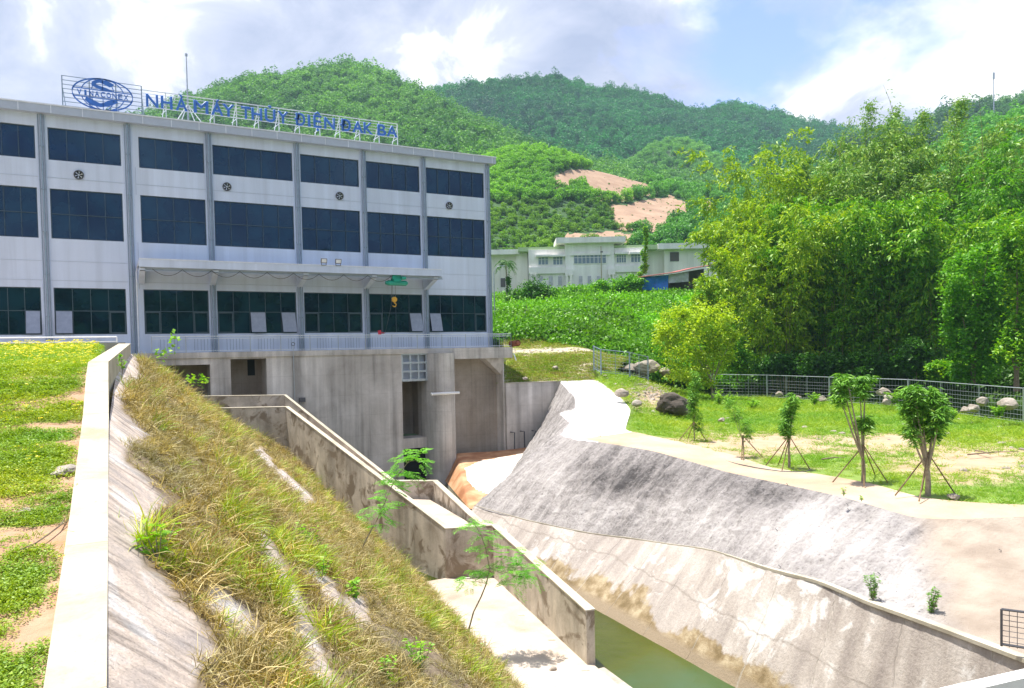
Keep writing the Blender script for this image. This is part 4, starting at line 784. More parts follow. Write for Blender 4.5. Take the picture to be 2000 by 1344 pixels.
# emblem: globe with a swept ribbon
ex = (FX(141, 180, SY)[0]+FX(259, 195, SY)[0])/2; rx = (FX(259, 195, SY)[0]-FX(141, 180, SY)[0])/2
ez = FX(200, 185.5, SY)[1]; rz_ = 1.13
e = MB(); EY = SY-.06
def flatline(pts, w):
    pts = [np.array(p) for p in pts]
    for a, b in zip(pts[:-1], pts[1:]):
        a3 = (ex+a[0]*rx, EY, ez+a[1]*rz_); b3 = (ex+b[0]*rx, EY, ez+b[1]*rz_); e.beam(a3, b3, .05, w)
def flatpoly(pts):
    n = len(pts); v = [(ex+a*rx, EY-.03, ez+b*rz_) for a, b in pts]+[(ex+a*rx, EY+.03, ez+b*rz_) for a, b in pts]; e.add(v, [tuple(range(n)), tuple(range(n, 2*n))[::-1]]+[(i, (i+1) % n, n+(i+1) % n, n+i) for i in range(n)])
flatline([(math.cos(a), math.sin(a)) for a in np.linspace(0, 2*math.pi, 49)], .09)
for k in (.38, .72):
    for sgn in (-1, 1): flatline([(sgn*k*math.cos(a), math.sin(a)) for a in np.linspace(.30, 1.5, 9)], .06); flatline([(sgn*k*math.cos(a), -math.sin(a)) for a in np.linspace(.30, 1.5, 9)], .06)
flatline([(0, .26), (0, .97)], .06); flatline([(0, -.26), (0, -.97)], .06)
for s_ in (.26, -.26): c_ = math.sqrt(1-s_*s_); flatline([(-c_, s_), (c_, s_)], .07)
def ribbon(c, ws):
    c = [np.array(p) for p in c]; 
    for i in range(len(c)-1):
        d = unit(c[i+1]-c[i]); 
        def nn(j): dd = unit(c[min(j+1, len(c)-1)]-c[max(j-1, 0)]); return np.array([-dd[1], dd[0]])
        a, b = nn(i)*ws[i], nn(i+1)*ws[i+1]; flatpoly([tuple(c[i]+a), tuple(c[i]-a), tuple(c[i+1]-b), tuple(c[i+1]+b)])
ribbon([(.32, .62), (.1, .80), (-.12, .85), (-.28, .72), (-.30, .56), (-.12, .44), (.08, .36), (.34, .27)], [.13, .13, .10, .08, .08, .10, .10, .02])
ribbon([(.44, -.32), (.25, -.46), (.1, -.62), (-.1, -.70), (-.32, -.62), (-.50, -.42), (-.55, -.30)], [.10, .14, .12, .12, .16, .12, .02])
e.build('emblem', M['blue'], sg)
def letters(s, x0s, x1s, z0, zcap, Y, mat, parent, name='letter'):
    for ch, x0, x1 in zip(s, x0s, x1s):
        cu = bpy.data.curves.new('t', 'FONT'); cu.body = ch; cu.size = 1; cu.extrude = .02; cu.bevel_depth = .022; cu.bevel_resolution = 0; to = bpy.data.objects.new('t', cu); me = bpy.data.meshes.new_from_object(to)
        v = np.array([q.co[:] for q in me.vertices]); cu.body = 'H'; me2 = bpy.data.meshes.new_from_object(to); hcap = max(q.co[1] for q in me2.vertices)
        sx = (x1-x0)/(v[:, 0].max()-v[:, 0].min()); sz = (zcap-z0)/hcap
        w = np.stack([x0+(v[:, 0]-v[:, 0].min())*sx, Y-v[:, 2]*1.2, z0+v[:, 1]*sz], -1)
        for q, c_ in zip(me.vertices, w): q.co = c_
        me.update(); link(name, me, mat, parent); bpy.data.objects.remove(to); bpy.data.curves.remove(cu); bpy.data.meshes.remove(me2)
LT = [('N', 285, 309), ('H', 314, 337), ('À', 343, 366), ('M', 378, 407), ('Á', 412, 436), ('Y', 434, 458), ('T', 471, 489), ('H', 491, 512), ('Ủ', 517, 538), ('Y', 542, 563), ('Đ', 575, 596), ('I', 601, 606), ('Ệ', 612, 628), ('N', 633, 654), ('Đ', 664, 685), ('A', 688, 709), ('K', 710, 728), ('B', 737, 754), ('A', 755, 776)]
zl0 = .5*(FX(290, 210, SY-.08)[1]+FX(670, 253, SY-.08)[1]); zl1 = .5*(FX(288, 184.5, SY-.08)[1]+FX(670, 232, SY-.08)[1])
yl = lambda x: 197+(x-297)*.117
letters([a for a, b, c in LT], [FX(b, yl(b), SY-.08)[0] for a, b, c in LT], [FX(c, yl(c), SY-.08)[0] for a, b, c in LT], zl0, zl1, SY-.08, M['blue'], sg)
nm = 'VINACONEX'; xx = np.linspace(-.86, .88, 10)
letters(nm, [ex+rx*(xx[i]+(.06 if nm[i] == 'I' else .015)) for i in range(9)], [ex+rx*(xx[i+1]-(.06 if nm[i] == 'I' else .03)) for i in range(9)], ez-.19, ez+.19, EY-.02, M['blue'], sg, 'emblem_letter')
# lightning mast
mx0, _z = FX(368, 240, 63.2); t = thing('lightning_mast', (mx0, 63.2, 17.9), 'thin steel lightning mast braced by struts on the station roof', 'mast'); a = MB(); ztop = FX(367, 108, 63.2)[1]
a.tube([(mx0, 63.2, 17.9), (mx0, 63.2, 20.5), (mx0, 63.2, ztop)], [.07, .06, .03], 8); a.tube([(mx0, 63.2, ztop-.1), (mx0, 63.2, ztop+.1)], .1, 8); a.build('pole', M['steel'], t); a = MB()
for dx, dy in ((-1.0, -.7), (1.1, -.7), (-.7, 1.0), (.9, 1.2)): a.tube([(mx0+dx, 63.2+dy, 17.92), (mx0, 63.2, 19.7)], .04, 6)
a.build('strut', M['whitesteel'], t)
M['conc_bay'] = concrete('shaded bay concrete', (.24, .20, .155), (.33, .285, .23), (.42, .37, .31), .5, (1.1, 1.1, .05), (2.2, 1.1), big=.3)  # darker concrete: the shade of the deep bays is put into the colour
# deck, railing
dk = MB(); dk.box(-16, 32.0, 59.4, D-.02, -.12, .30); dk.box(26.2, 32.0, 59.4, D-.02, -.68, -.12); dk.box(31.27, 32.0, D-.02, 68, -.68, .30); o_dk = thing('tailrace_block', (15, 60, -11.4), 'stained grey concrete block with deep bays under the power station', 'concrete substructure')
dk.build('deck', M['conc'], o_dk)
YW = 59.5; ws = MB()
O1 = (FX(285, 712, YW)[0], FX(410, 712, YW)); O2 = (FX(450, 700, YW)[0], FX(520, 700, YW)); gx0, gx1 = FX(784, 700, YW)[0], FX(834, 700, YW)[0]; pxr = FX(884, 700, YW)[0]
z1_, z2_ = O1[1][1], O2[1][1]
ws.box(-16, O1[0], YW, YW+2.3, -13, -.12); ws.box(O1[0], O1[1][0], YW, YW+2.3, z1_, -.12); ws.box(O1[1][0], O2[0], YW, YW+2.3, -13, -.12); ws.box(O2[0], O2[1][0], YW, YW+2.3, z2_, -.12); ws.box(O2[1][0], gx0, YW, YW+2.3, -13, -.12)
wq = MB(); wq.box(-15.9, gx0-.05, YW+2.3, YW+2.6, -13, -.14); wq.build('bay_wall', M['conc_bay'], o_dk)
zlow = FX(810, 857, YW)[1]; zbk = FX(810, 877, YW)[1]
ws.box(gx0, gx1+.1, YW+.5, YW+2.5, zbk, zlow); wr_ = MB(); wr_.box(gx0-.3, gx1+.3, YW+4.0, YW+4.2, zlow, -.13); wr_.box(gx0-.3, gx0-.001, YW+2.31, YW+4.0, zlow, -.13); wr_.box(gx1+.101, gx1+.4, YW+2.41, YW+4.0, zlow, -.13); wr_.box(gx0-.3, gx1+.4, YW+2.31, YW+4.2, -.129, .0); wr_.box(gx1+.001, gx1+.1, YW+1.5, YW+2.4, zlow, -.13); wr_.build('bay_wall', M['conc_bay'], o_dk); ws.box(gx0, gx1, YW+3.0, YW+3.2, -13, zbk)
ww = MB(); ww.box(31.13, 31.28, YW+.3, YW+3.2, -13, -.7); ww.build('end_wall', M['conc'], o_dk)
ws.build('wall', M['conc'], o_dk)
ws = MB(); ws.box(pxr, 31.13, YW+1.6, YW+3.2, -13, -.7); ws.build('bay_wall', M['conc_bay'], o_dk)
bv = MB(); bv.box(gx0+.02, gx1-.02, YW+.9, YW+2.9, -12.9, zbk-.01); bv.build('outlet_opening', M['black'], o_dk)  # solid black fill paints the dark inside of the outlet
# rounded pier
pr = MB(); cx_ = (gx1+pxr)/2; hw = (pxr-gx1)/2; poly = [(cx_+hw*math.cos(a), YW+.1-hw*1.35*math.sin(a)) for a in np.linspace(0, math.pi, 17)]+[(gx1, YW+2.4), (pxr, YW+2.4)]; pr.prism(poly, -13, -.13); pr.build('pier', M['conc'], o_dk)
# trash rack lattice over the gate bay
la = MB(); lz0, lz1 = FX(808, 742, YW)[1], -.16; la.box(gx0, gx1, YW+.02, YW+.2, lz0-.12, lz0+.08)
for k in range(4): z = lz0+(lz1-lz0)*k/3; la.box(gx0, gx1, YW+.0, YW+.18, z-.08, z+.08)
for k in range(4): x = gx0+.06+(gx1-gx0-.12)*k/3; la.box(x-.07, x+.07, YW+.01, YW+.17, lz0, lz1)
la.build('louvre_grid', M['steel'], o_dk)
sb = MB(); sb.box(gx0+.05, gx1-.05, YW+.5, YW+1.5, lz0-.1, -.2); sb.build('louvre_back', M['trim'], o_dk)
# bracket under the right end
bk = MB(); ax, az = FX(958, 724, YW); bk.add([(29.4, YW+1.6, -.69), (31.13, YW+1.6, -.69), (31.13, YW+1.6, -2.2), (29.4, YW+.3, -.69), (31.13, YW+.0, -.69), (31.13, YW+.6, -2.2)], [(0, 1, 2), (3, 5, 4), (0, 3, 4, 1), (0, 2, 5, 3), (1, 4, 5, 2)])
bk.build('bracket', M['conc'], o_dk)
ni = MB(); q = FX(490, 720, YW+2.28); ni.box(q[0]-.25, q[0]+.3, YW+2.27, YW+2.31, q[1]-.55, q[1]+.7); ni.build('niche', M['black'], o_dk)  # thin black plate paints the niche's shade, no recess is cut
# wing wall
wg = MB(); wg.box(31.28, 43.0, YW, YW+.4, -13, -3.04); wgo = wg.build('wing_wall', M['conc']); tag(wgo, 'streaked concrete retaining wall right of the station, below the turf terrace', 'retaining wall')
wc = MB(); wc.box(31.28, 38.6, YW-.04, YW+.44, -3.035, -2.97); wc.build('coping', M['coping'], wgo)
ft = MB(); ft.box(pxr+.02, 34.8, YW-.25, YW-.003, -10.6, -9.25); o = ft.build('footing_ledge', M['conc_warm']); tag(o, kind='structure')
# side fill under the terrace edge
sf_ = MB(); sf_.add([(31.29, YW+.4, -3.0), (31.29, 66, -.2), (31.29, 72, .28), (31.29, 72, -13), (31.29, YW+.4, -13)], [(0, 1, 2, 3, 4)]); sf_.box(31.29, 33.5, 66, 80, -13, -.1); o = sf_.build('retained_fill', M['conc']); tag(o, kind='structure')
M['steelblue'] = flat('blue grey steel', (.16, .20, .26), .5, .2)  # darker blue grey for the balusters
# rail: posts and bars
def railing(name, runs, label, zb_, zt_, step, mat, bars=True, rail_n=2, rr=.03):
    t = thing(name, (*runs[0][0], zb_), label, 'railing'); r2 = MB()
    for a, b in runs:
        a = np.array(a, float); b = np.array(b, float); L_ = np.linalg.norm(b-a); n = max(1, int(round(L_/step)))
        r2.tube([(*a, zt_), (*b, zt_)], rr, 6); r2.tube([(*a, zb_+.12), (*b, zb_+.12)], rr*.7, 6); r2.tube([(*a, zt_-.18), (*b, zt_-.18)], rr*.7, 6)
        for k in range(n+1):
            c = a+(b-a)*k/n; p_ = MB(); p_.tube([(*c, zb_), (*c, zt_)], rr*1.1, 6); p_.build('post', mat, t)
            if k < n:
                for j in range(1, 8):
                    if j in (1, 2, 3, 4, 5, 6): e_ = a+(b-a)*(k+.16+j*.1)/n; b_ = MB(); b_.tube([(*e_, zb_+.12), (*e_, zt_-.18)], rr*.38, 4, False); b_.build('baluster', M['steelblue'], t)
    r2.build('rail', M['whitesteel'], t); return t
railing('deck_railing', [((2.4, 59.5), (31.9, 59.5)), ((31.9, 59.5), (31.9, 66.5)), ((31.9, 66.5), (29.6, 66.6))][:2], 'thin galvanised railing along the edge of the power station deck', .30, 1.5, 2.2, M['steel'])
railing('yard_railing', [((-16, 33), (.1, 33)), ][:1], 'white handrail above the kerb at the top of the lawn', .26, .84, 4.0, M['whitesteel'])
# small things on the block
def P59(x, y, Y=59.35): return P(x, y, Y=Y)
a = MB(); q0, q1 = P59(842, 770, 57.72), P59(897, 767, 57.72); a.tube([q0, q1], .11, 12); a.tube([q0+(q0-q1)*.002, q0+(q1-q0)*.04], .13, 12); o = a.build('water_pipe', M['white'], None, True); tag(o, 'white drain pipe jutting sideways across the rounded concrete pier', 'pipe')
a = MB(); q0 = P(998, 672, Y=60.2); q1 = P(1012, 670, Y=59.0); a.tube([q0, q1], [.28, .28], 14, False); a.tube([q1, q0], [.22, .22], 14); o = a.build('pipe_stub', [M['rust'], M['rust']][0], None, True); tag(o, 'short rusty pipe stub at the right end of the deck', 'pipe')
a = MB(); q0 = P(1003, 690, Y=59.3); q1 = P(1008, 704, Y=59.1); a.tube([q0, q1], .06, 8); o = a.build('drain_spout', M['whitesteel']); tag(o, 'small white drain spout under the right end of the deck', 'pipe')
q = P59(590, 781, 59.4); a = MB(); a.box(q[0]-.22, q[0]+.25, 59.3, 59.5, q[2]-.17, q[2]+.17); t = a.build('junction_box', M['darksteel']); a = MB(); a.tube([(q[0]-.1, 59.45, q[2]-.17), (q[0]-.1, 59.45, q[2]-1.2)], .02, 5); a.build('conduit', M['steel'], t); tag(t, 'dark junction box fixed to the concrete wall', 'junction box')
q = P59(573, 672, 59.3); t = thing('gauge_pipe', (q[0], 59.42, -8), 'thin vertical pipe up the concrete wall ending in a ring', 'pipe'); a = MB(); a.tube([(q[0], 59.42, -8), (q[0], 59.42, q[2]-.1)], .03, 6); a.build('pipe', M['steel'], t); a = MB(); a.tube([(q[0]+.13*math.cos(k), 59.42, q[2]+.13*math.sin(k)) for k in np.linspace(0, 6.28, 13)], .03, 6); a.build('ring', M['darksteel'], t)
# steel posts in the tailrace corner
for i, (x0, y0, x1, y1) in enumerate(((1005, 877, 1005, 845), (1025, 874, 1024, 843), (1034, 873, 1047, 842))):
    a = MB(); q0 = P(x0, y0, Y=59.1); q1 = P(x1, y1, Y=59.1 if i < 2 else 59.0); a.tube([q0, q1, q1+np.array([-.25, .35, .03])], .06, 6); o = a.build('steel_post', M['darksteel']); tag(o, ['dark steel post against the wing wall, leftmost of three', 'dark steel post against the wing wall, middle of three', 'dark steel post leaning by the wing wall, rightmost of three'][i], 'post', 'steel posts in the tailrace corner')

# ================================================================ white building on the terrace
BD = 172.0; bo = LD(0, BD, 0); rzw = math.atan2(RT[1], RT[0])
def BL(x, y, d=BD): q = P(x, y, d=d); return (q-bo)@RT, q[2]
wb = thing('white_building', bo, 'long white two storey building with a raised centre on the hillside terrace', 'building', rz=rzw)
def bbox(mb, x0, y0, x1, y1, dy0, dy1):   # picture rectangle on the front plane, depth dy0..dy1
    a = BL(x0, y0); b = BL(x1, y1); mb.box(a[0], b[0], dy0, dy1, min(a[1], b[1]), max(a[1], b[1]))
mb = MB(); zg = 9.0
def blk(mb, x0, x1, ytop, dy0, dy1, yb=600): a = BL(x0, ytop); b = BL(x1, yb); mb.box(a[0], b[0], dy0, dy1, zg, a[1])
blk(mb, 1032, 1265, 488, 0, 14); blk(mb, 1103, 1200, 474, -.8, 12)
mb.build('wall', M['whitewall'], wb, local=True)
for q in ((900, 1012, 494, 4, 16), (1008, 1033, 490, 3, 14), (1264, 1302, 484, 3, 14), (1300, 1470, 482, 1.5, 16)): mb = MB(); blk(mb, *q); mb.build('side_wing', M['cream'], wb, local=True)
for q in ((1085, 467, 1219, 475, -2.2, 8), (885, 487, 1016, 494, 2, 18), (1285, 476, 1480, 483, -.3, 18)): mb = MB(); bbox(mb, *q); mb.build('roof', M['whitewall'], wb, local=True)
mb = MB()
a, b = BL(1322, 477), BL(1385, 477); zz = BL(1340, 467)[1]; mb.add([(a[0], 0, a[1]), (b[0], 0, b[1]), (b[0], 12, b[1]), (a[0], 12, a[1]), ((a[0]+b[0])/2, 6, zz)], [(0, 1, 4), (1, 2, 4), (2, 3, 4), (3, 0, 4), (0, 3, 2, 1)]); mb.build('roof', M['whitewall'], wb, local=True); mb = MB()
a, b = BL(900, 488), BL(975, 488); zz = BL(940, 479)[1]; mb.add([(a[0], 3, a[1]), (b[0], 3, b[1]), (b[0], 15, b[1]), (a[0], 15, a[1]), ((a[0]+b[0])/2, 9, zz)], [(0, 1, 4), (1, 2, 4), (2, 3, 4), (3, 0, 4), (0, 3, 2, 1)])
mb.build('roof', M['whitewall'], wb, local=True)
for q in ((1012, 483, 1104, 489, .3, 14), (1199, 479, 1288, 486, .3, 14)): mb = MB(); bbox(mb, *q); mb.build('roof_edge', M['roofgreen'], wb, local=True)
mb = MB()
for x0, x1, y in ((1046, 1077, 503), (1076, 1104, 503), (1114, 1190, 500), (1200, 1226, 498), (1228, 1256, 498)): mb = MB(); bbox(mb, x0, y-4, x1, y-1, -1.2, 0); mb.build('ledge', M['whitewall'], wb, local=True)
mb = MB()
bbox(mb, 1032, 523, 1265, 531, -.6, .0); bbox(mb, 1040, 531, 1050, 538, -.5, .0); bbox(mb, 1103, 528, 1118, 540, -1.6, .0); bbox(mb, 1186, 526, 1200, 538, -1.6, 0)
mb.build('ledge', M['whitewall'], wb, local=True)
mb = MB()
for x0, x1, dy in ((1036, 1040, -.4), (1044, 1048, -.4), (1104, 1109, -1.4), (1112, 1117, -1.4), (1187, 1191, -1.4), (1194, 1198, -1.4)): a = BL(x0, 536); b = BL(x1, 590); mb = MB(); mb.box(a[0], b[0], dy-.4, dy, zg, a[1]); mb.build('column', M['cream'], wb, local=True)
def bwin(x0, y0, x1, y1, n, mat, dy=-.06, fr=True):
    f = MB(); a = BL(x0, y0); b = BL(x1, y1); f.box(a[0]-.1, b[0]+.1, dy-.10, dy, b[1]-.1, a[1]+.1); w = f.build('window', M['white'] if fr else M['darksteel'], wb, local=True); g_ = MB()
    for k in range(n): u0 = a[0]+(b[0]-a[0])*k/n+.07; u1 = a[0]+(b[0]-a[0])*(k+1)/n-.07; zc = b[1]+(a[1]-b[1])*.68; g_.box(u0, u1, dy-.14, dy-.102, b[1]+.05, zc-.05); g_.box(u0, u1, dy-.14, dy-.102, zc+.05, a[1]-.05)
    o_ = g_.build('pane', mat, None, local=True); o_.parent = w
for x0, y0, x1, y1, n, dy in ((1051, 503, 1071, 517, 3, -.0), (1080, 502, 1099, 517, 3, 0), (1120, 499, 1183, 515, 8, -.82), (1204, 498, 1223, 513, 4, 0), (1232, 497, 1251, 512, 3, 0)): bwin(x0, y0, x1, y1, n, M['glass_far'], dy)
for x0, y0, x1, y1, dy in ((1312, 492, 1328, 508, 1.48), (978, 541, 986, 557, 3.98)): bwin(x0, y0, x1, y1, 2, M['dark_in'], dy, False)
mb = MB()
for x0 in (1053, 1072, 1090, 1130, 1147, 1165): mb = MB(); bbox(mb, x0, 540, x0+7, 557, -.3 if x0 < 1110 else -.95, -.01 if x0 < 1110 else -.81); mb.build('shutter', M['greytarp'], wb, local=True)
# hut with tarpaulins below it
hd = 130; ho = LD(0, hd, 0); hut = thing('tarpaulin_hut', ho, 'small hut with a red tin roof and blue and grey tarpaulin walls', 'hut', rz=rzw)
def HL(x, y): q = P(x, y, d=hd); return (q-ho)@RT, q[2]
def quadth(mb, pts, y0, y1): v = [HL(*p) for p in pts]; n = len(v); mb.add([(a, y0, b) for a, b in v]+[(a, y1, b) for a, b in v], [tuple(range(n)), tuple(range(n, 2*n))[::-1]]+[(i, (i+1) % n, n+(i+1) % n, n+i) for i in range(n)])
def clothp(pts, nm, mat, y0):
    v = np.array([HL(*p) for p in pts]); A = grid([np.c_[v[0:2, 0], [y0, y0], v[0:2, 1]], np.c_[v[[3, 2], 0], [y0, y0], v[[3, 2], 1]]], 30, 16); A[..., 1] += fbm(A, .7, 4, 3)*.35; me = npmesh(nm, A.reshape(-1, 3), gfaces(16, 30)); o_ = link(nm, me, mat, None, smooth=True); o_.parent = hut
clothp([(1254, 541), (1306, 537), (1304, 566), (1255, 567)], 'blue_tarpaulin', M['tarp'], 0); clothp([(1306, 536), (1345, 531), (1345, 550), (1306, 553)], 'grey_tarpaulin', M['greytarp'], .1)
mb = MB(); v = [HL(1252, 541), HL(1318, 532), HL(1352, 524), HL(1390, 518)]; 
for (a, b), (c, d_) in zip(v[:-1], v[1:]): mb.add([(a, -.8, b), (c, -.8, d_), (c, 4, d_+.4), (a, 4, b+.4), (a, -.8, b-.12), (c, -.8, d_-.12), (c, 4, d_+.28), (a, 4, b+.28)], [(0, 1, 2, 3), (4, 7, 6, 5), (0, 4, 5, 1), (2, 6, 7, 3), (1, 5, 6, 2), (0, 3, 7, 4)])
mb.build('roof', M['redroof'], hut, local=True)
for x0, y0, y1 in ((1255, 541, 570), (1307, 536, 566), (1346, 530, 562), (1384, 520, 560)): mb = MB(); a = HL(x0, y0); b = HL(x0, y1); mb.tube([(a[0], .3, a[1]), (b[0], .3, b[1]-1)], .09, 6); mb.build('post', M['bark'], hut, local=True)
mb = MB(); quadth(mb, [(1308, 534), (1384, 521), (1384, 560), (1308, 562)], 3.2, 3.3); mb.build('back_wall', M['dark_in'], hut, local=True)
# lamp posts and poles
q = P(967, 655, d=96); t = thing('street_lamp', q, 'slim curved street lamp behind the right corner of the station', 'street lamp'); a = MB(); zt = P(966, 535, d=96)[2]
hgt = zt-q[2]; a.tube([q, q+UP*hgt*.75, q+UP*hgt], [.10, .08, .06], 8); pts_ = [q+UP*hgt+RT*(.9*(1-math.cos(k)))+UP*1.0*math.sin(k) for k in np.linspace(0, 1.5, 8)]; a.tube(pts_, .05, 6); a.build('pole', M['steel'], t); a = MB(); e_ = pts_[-1]; a.obox(e_+RT*.3, RT*.35, FW*.12, UP*.06); a.build('lamp_head', M['steel'], t)
q = P(1175, 560, d=150); a = MB(); zt = P(1174, 481, d=150)[2]; t = thing('utility_pole', q, 'thin bare pole in front of the white building', 'pole'); a.tube([q-UP*2, UP*zt+q*np.array([1, 1, 0])], [.13, .08], 8); a.build('pole', M['palebark'], t); a = MB(); a.obox(P(1175, 492, d=150), RT*.25, FW*.1, UP*.12); a.build('bracket', M['darksteel'], t)
q = P(1941, 240, d=560); zt = P(1940, 141, d=560)[2]; t = thing('radio_mast', q-UP*6, 'tall thin radio mast on the right hand skyline', 'mast'); a = MB(); a.tube([q-UP*6, q*np.array([1, 1, 0])+UP*zt], [.55, .3], 6); a.build('pole', M['steel'], t); a = MB(); a.tube([q*np.array([1, 1, 0])+UP*(zt-5), q*np.array([1, 1, 0])+UP*(zt-.5)], .75, 8); a.build('antenna', M['steel'], t)

# ================================================================ fences
def meshfence(name, pix, label, zh, postmat, mesh_ext=True, minor=2, sq=.32):
    base = [P(x, y, d=d) for x, y, d in pix]; t = thing(name, base[0], label, 'fence'); wr = MB(); rl = MB()
    for i, (a, b) in enumerate(zip(base[:-1], base[1:])):
        L_ = np.linalg.norm(b-a); H = UP*zh
        rl.tube([a+H, b+H], .035, 5); rl.tube([a+UP*.15, b+UP*.15], .025, 5)
        for k in range(1, minor): c = a+(b-a)*k/minor; rl.tube([c, c+H], .028, 5)
        n = int(zh/sq)
        for k in range(1, n): wr.tube([a+UP*k*sq, b+UP*k*sq], .010, 3, False)
        m_ = int(L_/sq)
        for k in range(1, m_): c = a+(b-a)*k/m_; wr.tube([c+UP*.15, c+H], .008, 3, False)
    for c in base: pm_ = MB(); pm_.obox(c+UP*(zh/2), RT*.06, FW*.06, UP*(zh/2+.06)); pm_.build('post', postmat, t)
    rl.build('rail', postmat, t); wr.build('wire_mesh', M['steel'], t); return t
meshfence('mesh_fence', [(1390, 775, 82), (1498, 777, 81.5), (1620, 786, 73), (1774, 797, 65), (2000, 829, 51), (2270, 860, 41)], 'galvanised wire mesh fence in front of the bamboo grove', 2.5, M['steel'], minor=3)
meshfence('mesh_fence', [(1160, 722, 72), (1174, 730, 70), (1230, 735, 71), (1266, 742, 74)], 'grey wire mesh fence section on the rubble beside the yellow green tree', 2.3, M['pipe'], minor=2)
# steel gate panel lower right
g0, g1 = P(1956, 1262, z=-7.15), P(2075, 1300, z=-7.0); gt = thing('steel_gate', g0, 'dark framed wire mesh gate panel at the right edge of the picture', 'gate'); a = MB(); h_ = P(1953, 1190, d=g0@FW)[2]-g0[2]; dirg = unit((P(2030, 1180, d=g0@FW-.4)-P(1953, 1190, d=g0@FW))*np.array([1, 1, 0])); wv = dirg*2.6; H = UP*h_
for p0, p1 in ((g0, g0+H), (g0+H, g0+H+wv+UP*.05), (g0+wv, g0+wv+H), (g0+UP*.05, g0+wv+UP*.05)): a.tube([p0, p1], .03, 6)
a.build('frame', M['darksteel'], gt); a = MB()
for k in range(1, 17): a.tube([g0+wv*k/17, g0+wv*k/17+H], .008, 4, False)
for k in range(1, 7): a.tube([g0+H*k/7, g0+wv+H*k/7], .008, 4, False)
a.build('wire_mesh', M['darksteel'], gt)
# ================================================================ plants
M['bamboo_gold'] = leafmat('golden bamboo leaves', [(.10, .26, .002), (.26, .44, .004), (.48, .60, .012)], .35, patch=.22)
M['bamboo_green'] = leafmat('green bamboo leaves', [(.045, .20, .002), (.13, .36, .005), (.34, .54, .015)], .33, patch=.22)
M['bamboo_teal'] = leafmat('blue green bamboo leaves', [(.06, .20, .02), (.18, .36, .05), (.38, .52, .12)], .3, patch=.22)
M['bright'] = leafmat('bright green leaves', [(.05, .20, .004), (.10, .32, .008), (.20, .44, .02)], .38, patch=.3)
M['yellowtree'] = leafmat('yellow green leaves', [(.20, .34, .008), (.38, .54, .012), (.56, .68, .03)], .4, patch=.4)
M['mango'] = leafmat('mango leaves', [(.05, .17, .015), (.12, .32, .025), (.26, .50, .07)], .3, patch=1)
M['feather'] = leafmat('feathery leaflets', [(.08, .30, .03), (.16, .46, .05), (.28, .58, .08)], .4, patch=1)
M['darkbush'] = leafmat('dark bush leaves', [(.02, .09, .005), (.04, .15, .008), (.08, .24, .015)], .3, patch=.4)
M['palm'] = leafmat('palm leaves', [(.03, .11, .03), (.06, .17, .04), (.10, .24, .05)], .3, patch=.5)

def clump_points(c, r, n, subs, rg, spread=.28, hollow=.55):
    """leaf positions in little tufts over an ellipsoid crown"""
    u = unit(rg.normal(size=(subs, 3))); k = hollow+(1-hollow)*rg.random((subs, 1)); sc = np.asarray(c)+u*k*np.asarray(r)
    w = .4+rg.random(subs)**2*1.4; i = rg.choice(subs, n, p=w/w.sum()); s = np.asarray(r)*spread*(.6+.6*rg.random((subs, 1)))[i]
    p = sc[i]+rg.normal(size=(n, 3))*s*np.array([1, 1, .75]); return p
def bamboo(i, base, hgt, rad, n, mat, label, lean=(0, 0), culms=24, leaf=.60):
    rg = np.random.default_rng(300+i); base = np.asarray(base, float); t = thing('bamboo_clump', base, label, 'bamboo', 'bamboo clumps behind the mesh fence')
    cm = MB(); P_ = []; D_ = []
    per = int(n*1.45)//culms
    for k in range(culms):
        a = rg.random()*6.283; o_ = np.array([math.cos(a), math.sin(a), 0]); r0 = rad*.22*math.sqrt(rg.random()); H = hgt*(.70+.34*rg.random()); ex_ = rad*(.25+1.0*rg.random())
        ts = np.linspace(0, 1, 9); ln = RT*lean[0]+FW*lean[1]
        pts = [base+o_*r0+o_*ex_*q**1.7+ln*q**1.6+UP*H*(q*1.42-.46*q**2.8) for q in ts]; cm.tube(pts, [.055*(1-q*.8) for q in ts], 5, False)
        pp_ = np.array(pts); m_ = max(4, per//26); tt = .16+.84*rg.random(m_)**.8; x = tt*8; ii = np.clip(x.astype(int), 0, 7); f = (x-ii)[:, None]; c0 = pp_[ii]*(1-f)+pp_[ii+1]*f
        outd = unit(rg.normal(size=(m_, 3))*np.array([1, 1, .25])+o_*.5); ll = (1.3+1.6*rg.random((m_, 1)))*(1.15-.25*tt[:, None])
        for j in range(26):
            s = rg.random((m_, 1)); q = c0+outd*ll*s-UP*(ll*s*s*.45)+rg.normal(size=(m_, 3))*.16; P_.append(q); d = outd*.6+rg.normal(size=(m_, 3))*.5-UP*.55; D_.append(d)
    cm.build('culm', M['culm'], t); p = np.vstack(P_); d = np.vstack(D_); k = len(p)
    leafobj('foliage', p, leaf*(.6+.7*rg.random(k)), .16+.06*rg.random(k), mat, t, dirs=d, rg=rg, up=.4)
    return t
g_, gr, tl = M['bamboo_gold'], M['bamboo_green'], M['bamboo_teal']
